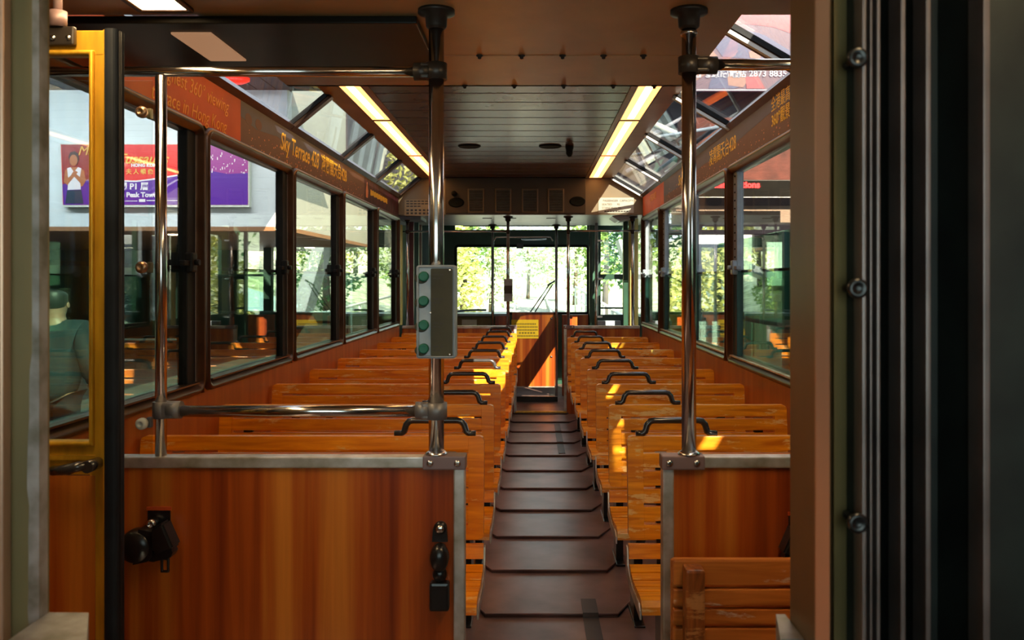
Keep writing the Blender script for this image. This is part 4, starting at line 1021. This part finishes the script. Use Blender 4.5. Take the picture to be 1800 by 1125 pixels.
# lit poster
YPo = 15.86
px0, px1, pz0, pz1 = PX(107, YPo), PX(436, YPo), PZ(361, YPo), PZ(254, YPo)
t = thing('lit_poster', 'large backlit red and purple waxworks poster on the white station wall', 'poster', ((px0+px1)/2, YPo, pz0))
case = MB(); case.prism([(px0-.02, pz1+.02), (px1+.02, pz1+.02), (px1+.02, pz0-.03), (px0+.04, pz0-.03)], 'y', YPo, 15.998); case.build('case', M_LABELW, t)
yf = YPo-.002
def flat(pts, mat, name, lift=0, par=None, kind=None):
    o = MB().prism([(PX(a, YPo), PZ(b, YPo)) for a, b in pts], 'y', yf-.002-lift, yf-lift).build(name, mat, par or t)
    return o
bgd = flat([(107, 254), (436, 254), (436, 360), (111, 360)], M_PRED, 'panel')
flat([(108, 254), (158, 254), (158, 360), (112, 360)], M_PDRED, 'dark_red_field', .002)
flat([(110, 324), (158, 316), (200, 316), (245, 318), (275, 313), (318, 308), (330, 306), (330, 360), (112, 360)], M_PPUR, 'purple_field', .004)
flat([(318, 254), (436, 254), (436, 360), (318, 360)], M_PPUR, 'purple_field', .005)
flat([(318, 254), (436, 254), (436, 304), (400, 306), (360, 298), (318, 300)], M_PMAG, 'magenta_glow', .007)
ci = MB(); rr = random.Random(5)
for q in range(80):
    a = 322+rr.random()*110; b = 262+rr.random()*42; w_ = .5+rr.random()*1.5; h_ = 1+rr.random()*4
    ci.box(PX(a, YPo), PX(a+w_, YPo), yf-.012, yf-.010, PZ(b+h_, YPo), PZ(b, YPo))
ci.build('skyline_lights', M_PWHT, t, kind='stuff')
sw = [(200+i*8, 318-.028*(i*8-60)**2*.06-((i*8)/60.) ) for i in range(16)]
flat([(158, 318), (200, 316.5), (240, 317.5), (275, 313), (318, 306), (318, 308.5), (275, 315.5), (240, 320), (200, 319), (158, 320.5)], M_PWHT, 'swoosh', .008)
flat([(322, 268), (345, 274), (352, 290), (340, 286), (326, 276)], M_PBLUE, 'blue_shape', .009)
# printed man in a white vest (generic)
hd_ = [(130+7*math.cos(a), 282+10*math.sin(a)) for a in [i*PI/10 for i in range(20)]]
flat([(121, 276), (124, 268), (132, 266), (138, 270), (140, 280), (136, 290), (124, 290)], M_PHAIR, 'printed_hair', .010)
flat(hd_, M_PSKIN, 'printed_face', .012)
flat([(115, 300), (124, 294), (136, 294), (148, 299), (152, 318), (146, 328), (122, 328), (113, 320)], M_PSKIN, 'printed_arms', .014)
flat([(119, 296), (125, 294), (131, 303), (138, 294), (144, 296), (141, 312), (143, 333), (120, 334), (121, 314)], M_PWHT, 'printed_vest', .016)
flat([(116, 318), (134, 300), (138, 303), (120, 325)], M_PSKIN, 'printed_forearm', .018)
flat([(150, 318), (130, 302), (127, 306), (145, 325)], M_PSKIN, 'printed_forearm', .020)
flat([(119, 335), (144, 334), (148, 358), (116, 358)], M_PJEAN, 'printed_jeans', .018)
ex = .004
text('Madame', .24, (PX(176, YPo), yf-.018, PZ(266, YPo)), R_FRONT, M_PGOLD, t, shear=.3, ext=ex)
text('Tussauds', .26, (PX(250, YPo), yf-.018, PZ(280, YPo)), R_FRONT, M_PGOLD, t, shear=.35, ext=ex, bold=.004)
text('HONG KONG', .085, (PX(257, YPo), yf-.018, PZ(291, YPo)), R_FRONT, M_PWHT, t, ext=ex, bold=.004)
text('\u675c \u838e \u592b \u4eba \u881f \u50cf \u9928', .105, (PX(240, YPo), yf-.018, PZ(302.5, YPo)), R_FRONT, M_PGOLD, t, ext=ex, bold=.002)
text('\u95a3 P1 \u5c64', .155, (PX(236, YPo), yf-.018, PZ(328.5, YPo)), R_FRONT, M_PWHT, t, ext=ex, bold=.004)
text('The Peak Tower', .125, (PX(241, YPo), yf-.018, PZ(343, YPo)), R_FRONT, M_PWHT, t, ext=ex, bold=.004)
flat([(220, 353), (242, 353), (242, 354), (220, 354)], M_PWHT, 'small_print', .012)
flat([(245, 350), (256, 350), (256, 355), (245, 355)], M_PWHT, 'small_print', .012)
flat([(258, 352), (318, 352), (318, 353.4), (258, 353.4)], M_PWHT, 'small_print', .012)
tag(MB().lathe((PX(403, 15), 15, 4.97), 'z', [(.30, 0), (.30, -.06), (.22, -.10), (.001, -.10)], 28, 1.2, .5).build('red_ceiling_lamp', M_REDL), 'red oval lamp on the dark station ceiling, upper left', 'lamp')
# added area lights without fittings: brighten the station walls
def area(name, loc, rot, sx_, sy_, e, col):
    d = bpy.data.lights.new(name, 'AREA'); d.shape = 'RECTANGLE'; d.size = sx_; d.size_y = sy_; d.energy = e; d.color = col
    o = bpy.data.objects.new(name, d); COL.objects.link(o); o.location = loc; o.rotation_euler = rot
area('fill_light_left', (-9, 13.2, 4.9), (R_ := math.radians(35), 0, 0), 9, .5, 260, (.88, .95, 1))
area('fill_light_right', (3.6, 11.2, 5.6), (math.radians(20), 0, 0), 4, .4, 60, (1, .9, .85))
# person on the platform
def person(loc, lab):
    x, y, z = loc
    t = thing('person', lab, 'person', loc)
    def skinned(name, verts, edges, mat, sub=2):
        me = bpy.data.meshes.new(name); me.from_pydata([Vector(v[:3]) for v in verts], [], []) if False else me.from_pydata([v[:3] for v in verts], edges, [])
        o = bpy.data.objects.new(name, me); COL.objects.link(o)
        md = o.modifiers.new('skin', 'SKIN'); sb = o.modifiers.new('sub', 'SUBSURF'); sb.levels = sub; sb.render_levels = sub
        for i, v in enumerate(verts):
            r = v[3]; me.skin_vertices[0].data[i].radius = (r, r) if not isinstance(r, tuple) else r
        me.skin_vertices[0].data[0].use_root = True
        bpy.context.view_layer.update(); dg = bpy.context.evaluated_depsgraph_get()
        m2 = bpy.data.meshes.new_from_object(o.evaluated_get(dg)); bpy.data.objects.remove(o)
        m2.materials.clear(); m2.materials.append(mat); m2.polygons.foreach_set('use_smooth', [True]*len(m2.polygons))
        ob = bpy.data.objects.new(name, m2); COL.objects.link(ob); ob.parent = t; return ob
    V = [(0, 0, .92, (.19, .13)), (0, 0, 1.12, (.17, .12)), (0, .01, 1.32, (.22, .13)), (0, .01, 1.45, (.10, .09)), (0, .005, 1.52, .070), (0, .02, 1.60, (.095, .11)), (0, .02, 1.70, (.10, .115)),
         (-.09, 0, .84, .095), (-.10, .01, .48, .065), (-.10, 0, .10, .045), (-.10, .12, .04, .04),
         (.09, 0, .84, .095), (.10, .01, .48, .065), (.10, 0, .10, .045), (.10, .12, .04, .04),
         (-.20, .01, 1.38, .065), (-.26, .01, 1.12, .05), (-.22, .14, .95, .038), (-.19, .20, .92, .03), (-.17, .25, .91, .016),
         (.20, .01, 1.38, .065), (.26, .01, 1.12, .05), (.22, .14, .95, .038), (.19, .20, .92, .03), (.17, .25, .91, .016)]
    E = [(0,1),(1,2),(2,3),(3,4),(4,5),(5,6),(0,7),(7,8),(8,9),(9,10),(0,11),(11,12),(12,13),(13,14),(2,15),(15,16),(16,17),(17,18),(18,19),(2,20),(20,21),(21,22),(22,23),(23,24)]
    skinned('body', V, E, M_SKIN)
    J = [(0, 0, .74, (.23, .17)), (0, 0, 1.12, (.22, .16)), (0, .01, 1.34, (.26, .16)), (0, .01, 1.50, (.12, .11)), (-.21, .01, 1.40, .11), (-.28, .01, 1.12, .085), (-.23, .13, .96, .065),
         (.21, .01, 1.40, .11), (.28, .01, 1.12, .085), (.23, .13, .96, .065)]
    skinned('jacket', J, [(0,1),(1,2),(2,3),(2,4),(4,5),(5,6),(2,7),(7,8),(8,9)], M_JACK)
    T = [(0, 0, .92, (.20, .15)), (-.09, 0, .82, .13), (-.10, .01, .48, .10), (-.10, 0, .08, .08), (.09, 0, .82, .13), (.10, .01, .48, .10), (.10, 0, .08, .08)]
    skinned('trousers', T, [(0,1),(1,2),(2,3),(0,4),(4,5),(5,6)], M_TROUS)
    skinned('hair', [(0, -.03, 1.555, (.098, .09)), (0, -.015, 1.69, (.118, .12)), (0, .0, 1.745, (.10, .10))], [(0,1),(1,2)], M_HAIR)
    hd2 = MB(); hd2.lathe((x, y+.125, z+1.60), 'z', [(.006, -.01), (.013, 0), (.010, .02), (.006, .045)], 10)      # nose on the far side
    hd2.build('nose', M_SKIN, t)
    em = MB()
    for s_ in (-1, 1): em.lathe((x+s_*.098, y+.02, z+1.61), 'x', [(.022, -.008), (.026, 0), (.02, .008)], 12, .6, 1)
    em.build('ears', M_SKIN, t)
    for s_ in (-1, 1):   # fingers
        fm = MB()
        for q in range(4): fm.tube([(x+s_*(.185-q*.008), y+.235, z+.925-q*.015), (x+s_*(.165-q*.006), y+.275+.004*q, z+.92-q*.017), (x+s_*(.15), y+.295, z+.905-q*.017)], .009, 8, True, .006)
        fm.tube([(x+s_*.20, y+.21, z+.945), (x+s_*.18, y+.245, z+.965), (x+s_*.16, y+.27, z+.965)], .010, 8, True, .007)
        fm.build('fingers', M_SKIN, t)
    return t
person((PX(98, 7.4), 7.4, ZPL), 'person with short black hair in a dark teal jacket, standing on the left platform')
# right side of the station
struct('platform_right', box(1.55, 9, -6, 14, -.6, -.35), M_CONC)
t = thing('led_display', 'black hanging display with red running letters, seen through the right windows', 'display', (2.3, 8.5, PZ(347, 8.5)))
box(1.50, 2.78, 8.5, 8.62, PZ(346, 8.5), PZ(316, 8.5), .01).build('case', M_BLKP, t)
MB().box(1.50, 2.78, 8.49, 8.5, PZ(347.5, 8.5), PZ(346, 8.5)).build('lower_lip', M_ALU, t)
text('Last Stations', .088, (PX(1296, 8.49), 8.497, PZ(325, 8.49)), R_FRONT, M_LED, t, ext=.002, bold=.004)
struct('trim_9', box(1.5, 5.2, 8.62, 8.9, PZ(316, 8.6), 3.05), M_PBRED)
struct('trim_10', box(1.5, 5.2, 9.0, 9.3, PZ(391, 9.0), PZ(362, 9.0)), M_FASCIA)
struct('trim_11', box(1.45, 5.2, 9.3, 9.5, PZ(362, 9.3), PZ(346, 9.3)), M_DARKC)
dfm = thing('gate_frame', 'mauve metal gate frame with openings on the right platform', 'gate', (2.9, 10, -.35))
m = MB(); Yg = 10.0
m.box(PX(1160, Yg), PX(1450, Yg), Yg, Yg+.12, PZ(412, Yg), PZ(393, Yg)).box(PX(1326, Yg), PX(1348, Yg), Yg, Yg+.1, -.35, PZ(411, Yg))
m.box(PX(1348, Yg), PX(1384, Yg), Yg, Yg+.1, PZ(425, Yg), PZ(411, Yg)).box(PX(1384, Yg), PX(1450, Yg), Yg, Yg+.1, -.35, PZ(411, Yg))
m.box(PX(1300, Yg), PX(1305, Yg), Yg, Yg+.1, -.35, PZ(412, Yg)).build('frame', M_MAUVE, dfm)
MB().box(PX(1348, Yg), PX(1384, Yg), Yg+.05, Yg+.08, PZ(560, Yg), PZ(502, Yg)).build('lower_panel', M_MAUVE, dfm)
tag(box(PX(1226, 10.6), PX(1276, 10.6), 10.6, 11.1, -.35, PZ(412, 10.6), .02).build('equipment_cabinet', M_PANEL), 'tall white equipment cabinet on the right platform', 'cabinet')
tag(box(PX(1303, 11.2), PX(1322, 11.2), 11.2, 11.6, -.35, PZ(412, 11.2), .02).build('equipment_cabinet', M_WHITE), 'narrow white cabinet seen through the gate on the right', 'cabinet')
tag(box(PX(1344, 11.8), PX(1400, 11.8), 11.8, 12.2, -.35, PZ(418, 11.8), .02).build('equipment_cabinet', M_WHITE), 'bright white cabinet filling the opening at the right column', 'cabinet')
gb = thing('glass_barrier', 'green tinted glass barrier on the right platform', 'barrier', (2.0, 8.0, -.35))
box(1.95, 1.965, 4.2, 9.0, -.2, PZ(470, 9.0)+.25).build('pane', M_GLASSG, gb)
MB().tube([(1.957, 4.2, 1.05), (1.957, 9.0, 1.05)], .02, 8).build('hand_rail', M_RUBBER, gb)
pst = MB()
for yy in (4.25, 6.6, 8.95): pst.box(1.93, 1.985, yy-.03, yy+.03, -.35, 1.78)
pst.build('post', M_CHAND, gb)
tag(box(PX(1163, 9.6), PX(1212, 9.6), 9.6, 10.4, PZ(407, 9.6), PZ(393, 9.6)).build('beam', M_BLUEG), 'pale blue grey beam over the far right platform', 'beam')
struct('wall_platform_right', box(2.55, 9, 13.0, 13.2, -.4, 2.25), M_PALEG)
# billboard and dark gantry seen through the right skylight
YBb = 12.0
t = thing('billboard', 'large dark red billboard with white digits, seen through the right skylight', 'billboard', (2.6, YBb, PZ(157, YBb)))
bx0, bx1, bz0, bz1 = PX(1150, YBb), 6.0, PZ(157, YBb), 5.9
box(bx0, bx1, YBb, YBb+.15, bz0, bz1).build('panel', M_BPLUM, t)
def bf(pts, mat, name, lift):
    MB().prism([(PX(a, YBb), PZ(b, YBb)) for a, b in pts], 'y', YBb-lift-.002, YBb-lift).build(name, mat, t)
bf([(1150, 157), (1420, 157), (1420, 159.5), (1150, 159.5)], M_BWHT, 'edge_strip', .001)
bf([(1297, 20), (1420, 20), (1420, 62), (1388, 58), (1360, 48), (1330, 44), (1305, 42), (1290, 45)], M_BPINK, 'pink_band', .002)
bf([(1285, 60), (1310, 52), (1345, 62), (1390, 90), (1390, 112), (1340, 105), (1270, 100), (1255, 80)], M_BBLUE, 'blue_shape', .003)
bf([(1185, 110), (1240, 75), (1262, 100), (1250, 125), (1200, 156), (1185, 156)], M_BORG, 'orange_shape', .004)
bf([(1255, 118), (1300, 115), (1310, 150), (1290, 156), (1245, 156)], M_BBLUE, 'blue_shape', .005)
bf([(1278, 130), (1300, 125), (1316, 140), (1306, 154), (1280, 150)], M_BORG, 'orange_shape', .006)
bf([(1310, 136), (1330, 130), (1345, 156), (1312, 156)], M_BPINK, 'pink_band', .007)
bf([(1316, 92), (1330, 84), (1338, 92), (1336, 104), (1318, 102)], M_BORG, 'orange_shape', .008)
text('f u s i o n', .13, (PX(1254, YBb), YBb-.012, PZ(131.5, YBb)), R_FRONT, M_BWHT, t, ext=.003, bold=.004, sx=1.5)
text('\u67e5\u8a62\u96fb\u8a71 2873 8835', .125, (PX(1316, YBb), YBb-.012, PZ(130, YBb)), R_FRONT, M_BWHT, t, ext=.003, bold=.003)
struct('wall_station_right', box(.95, 7, 12.6, 12.9, 2.75, 4.15).box(.95, 7, 9.5, 12.6, 4.15, 4.25) if False else box(1.05, 7, 12.6, 12.9, 2.75, 4.45), M_DARKC)
struct('wall_station_right_outer', box(9, 9.2, -6, 14, -.6, 4.0), M_DARKW)
pp = MB()
for a, b, r in (((1.2, 12.3, 3.9), (3.2, 12.3, 3.0), .05), ((1.4, 12.2, 3.2), (1.9, 12.2, 4.1), .04), ((2.2, 12.4, 2.8), (3.6, 12.4, 3.9), .05)):
    pp.tube([a, b], r, 8)
tag(pp.build('roof_bracing', M_LABELW), 'pale slanting roof braces in the dark hall beyond the right skylight', 'brace')
for i, (x, z) in enumerate(((1.75, 3.55), (2.55, 3.2), (1.35, 3.0))):
    tag(MB().cyl((x, 12.45, z), (x+.5, 12.45, z+.28), .025, 8).build('tube_light', M_BWHT), ('middle', 'lowest right-hand', 'leftmost')[i]+' pale tube light in the dark hall beyond the right skylight', 'lamp', 'tube lights in the dark hall')
cs = MB(); n = 10; top = []
for i in range(n+1):
    a = i/n; top.append((.86+.66*a, 2.56+.10*a+.03*math.sin(a*9)))
cs.prism(top+[(x_, z_+.006) for x_, z_ in top[::-1]], 'y', 7.12, 8.02)
cv_ = thing('canvas_sheet', 'grey canvas sheet stretched above the farthest right skylight pane', 'canvas', (1.2, 7.6, 2.56))
cs.build('sheet', M_CANV, cv_)
MB().tube([(1.52, 7.10, 2.68), (1.52, 12.65, 2.80)], .02, 8).tube([(.86, 7.10, 2.57), (1.54, 7.10, 2.68)], .015, 8).tube([(.86, 8.04, 2.57), (1.54, 8.04, 2.69)], .015, 8).build('frame', M_CHAN, cv_)
# added slab on the right, holes cut to shape sun patches on the benches
rf = MB()
holes = [(2.21, 2.275, -.60, -.50), *[(.333+(3.3-z)*.657, .40+(3.3-z)*.657, 3.73-(3.3-z+.0125)*1.4286, 3.73-(3.3-z-.0125)*1.4286) for z in [.555+.025*i for i in range(10)]], (2.01, 2.07, .86, .99), (2.45, 2.56, 3.14, 3.26), (2.29, 2.42, 3.89, 4.01), (2.36, 2.48, 4.64, 4.76)]
def holed(mb, X0, X1, Ya, Yb, z0_, z1_, hs):
    ys = sorted({Ya, Yb}|{h[2] for h in hs}|{h[3] for h in hs})
    for a, b in zip(ys[:-1], ys[1:]):
        x = X0
        for h in sorted(h for h in hs if h[2] <= a and h[3] >= b): mb.box(x, h[0], a, b, z0_, z1_); x = h[1]
        mb.box(x, X1, a, b, z0_, z1_)
holed(rf, 1.50, 9, -6, 5.6, 3.30, 3.32, holes)
struct('sun_mask_right', rf, M_DARKC)
struct('sun_blocker_back', box(-3, .2, -6, 3.0, 3.30, 3.32), M_BEIGE)  # added overhead to keep sun off the near partition and advert strip
# ================================================================== OUTDOORS
gv = MB(); nx, ny = 26, 30; rr = random.Random(2)
vs = []
for j in range(ny+1):
    y = 13+j*4.2
    for i in range(nx+1):
        x = -52+i*4
        rise = max(0, y-16)*.022; side = max(0, abs(x)-5)*.34
        vs.append((x, y, -.75+rise+side+(rr.random()-.5)*.25*(abs(x) > 5)))
fs = [(j*(nx+1)+i, j*(nx+1)+i+1, (j+1)*(nx+1)+i+1, (j+1)*(nx+1)+i) for j in range(ny) for i in range(nx) if not (-52+i*4 < -4.1 and 13+j*4.2 < 27)]
gv.add(vs, fs, True); go = gv.build('hillside', M_GRASS, None, (0, 50, 0)); go['kind'] = 'structure'
tk = MB()
for q in range(46): y = 13.5+q*.9; tk.box(-1.7, 1.5, y, y+.45, -.70+max(0, y-16)*.022, -.58+max(0, y-16)*.022)
for x in (-.95, .75): tk.prism([(13, -.58), (54, -.58+.83), (54, -.46+.83), (13, -.46)], 'x', x, x+.07)
tag(tk.build('railway_track', M_TRACK), 'pale funicular track with cross steps running away beyond the windscreen', 'track')
fn = thing('track_railing', 'pale railing sloping beside the track, right half of the windscreen', 'railing', (2.1, 22, -.6))
for q in range(9):
    y = 18+q*2.6; z = -.6+(y-16)*.022+.2
    MB().cyl((1.9, y, z-.3), (1.9, y, z+1.05), .04, 8).build('post', M_WHITE, fn)
MB().tube([(1.9, 18, .65), (1.9, 38.8, 1.15)], .04, 8).tube([(1.9, 18, .2), (1.9, 38.8, .7)], .03, 8).build('rail', M_WHITE, fn)
tag(MB().prism([(3.0, .2), (3.0, .7), (1.75, 2.6), (1.55, 2.55)], 'y', 20, 20.5).build('leaning_beam', M_LABELW) if False else
    MB().prism([(1.95, 2.35), (2.2, 2.35), (3.0, .1), (2.6, .1)], 'y', 19.6, 20.4).build('sloping_stair_wall', M_BLUEG), 'blue grey sloping stair wall seen through the small right cab window', 'stair')
def blob_leaves(c, R, n, s, rng, flat_=.8):
    vs = []; fs = []
    for q in range(n):
        u = Vector((rng.gauss(0, 1), rng.gauss(0, 1), rng.gauss(0, 1))).normalized()*(.55+.45*rng.random()**.5)
        p = Vector(c)+Vector((u.x*R[0], u.y*R[1], u.z*R[2]))
        a = Vector((rng.gauss(0, 1), rng.gauss(0, 1), rng.gauss(0, .6))).normalized(); b = a.orthogonal().normalized()
        b = (b+a.cross(b)*rng.uniform(-1, 1)).normalized(); L = s*rng.uniform(.6, 1.3)
        o = len(vs); vs += [p-a*L, p-b*L*.45, p+a*L, p+b*L*.45]; fs.append((o, o+1, o+2, o+3))
    return vs, fs
def tree(x, y, z0, h, R, mat, lab, n=3000, s=.13, seed=1, cat='tree', group='trees beyond the track'):
    rng = random.Random(seed); t = thing('tree' if cat == 'tree' else 'bush', lab, cat, (x, y, z0), group)
    f = MB(); k = 7
    for q in range(k):
        c = (x+rng.uniform(-.5, .5)*R, y+rng.uniform(-.4, .4)*R, z0+h*(.25+.65*q/k)+rng.uniform(-.2, .2))
        v_, f_ = blob_leaves(c, (R*rng.uniform(.5, .8), R*.6, h*.20), n//k, s, rng); f.add(v_, f_)
    f.build('foliage', mat, t)
    if cat == 'tree':
        MB().tube([(x, y, z0-.5), (x+.1, y, z0+h*.4), (x-.05, y, z0+h*.8)], .14, 8, True, .05).build('trunk', M_BARK, t)
TR = [(-2.75, 23, -.4, 5.6, 1.25, M_LEAFY, 'yellow green tree close to the left side of the track', 4200, .10),
      (-2.5, 30, 0, 7.5, 1.5, M_LEAFG, 'green tree at the left of the windscreen, behind the yellow green one', 3600, .12),
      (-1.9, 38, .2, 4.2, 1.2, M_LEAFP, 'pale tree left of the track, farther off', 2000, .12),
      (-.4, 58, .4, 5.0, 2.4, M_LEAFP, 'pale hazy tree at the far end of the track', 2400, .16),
      (3.7, 27, .1, 7.0, 1.5, M_LEAFD, 'dark green tree to the right of the track', 4200, .11),
      (3.0, 36, .3, 6.5, 1.4, M_LEAFG, 'light green tree overhanging the far right of the track', 3000, .12),
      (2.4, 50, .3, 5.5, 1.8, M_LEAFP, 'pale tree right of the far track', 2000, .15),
      (6.0, 22.5, .3, 7.5, 1.6, M_LEAFY, 'yellow green tree seen through the small right cab window', 3200, .13),
      (9.8, 21, .8, 7.0, 1.9, M_LEAFG, 'green tree seen through the far right side window', 2600, .14),
      (-8.4, 33.5, .6, 7.0, 2.0, M_LEAFG, 'green tree beyond the left platform', 3200, .14),
      (-12.8, 34, 1.2, 7.0, 2.0, M_LEAFY, 'yellow green tree beyond the left platform, by the dark wall', 2600, .15),
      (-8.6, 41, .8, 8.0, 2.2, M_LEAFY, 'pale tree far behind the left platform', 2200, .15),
      (9.5, 30, 1.5, 9.0, 2.6, M_LEAFD, 'dark tree high on the right slope', 2200, .17)]
for i, a in enumerate(TR): tree(*a[:6], a[6], a[7], a[8], 20+i)
for i, (x, y, lab) in enumerate(((2.6, 15.2, 'low bright bush beyond the right platform, nearest the track'), (4.4, 15.6, 'low bright bush beyond the right platform, beside the white cabinet'), (6.3, 16.2, 'low bright bush beyond the right platform, outermost'),
                                 (-5.0, 25.4, 'low bush behind the railing of the left platform'), (-6.7, 25.6, 'low bush by the dark wall of the left platform'))):
    tree(x, y, -.7, 2.4, .8, M_LEAFY if i < 3 else M_LEAFG, lab, 1800, .09, 60+i, 'bush', 'bushes beyond the platforms')
for o in list(bpy.data.objects):
    if '_o' in o: del o['_o']
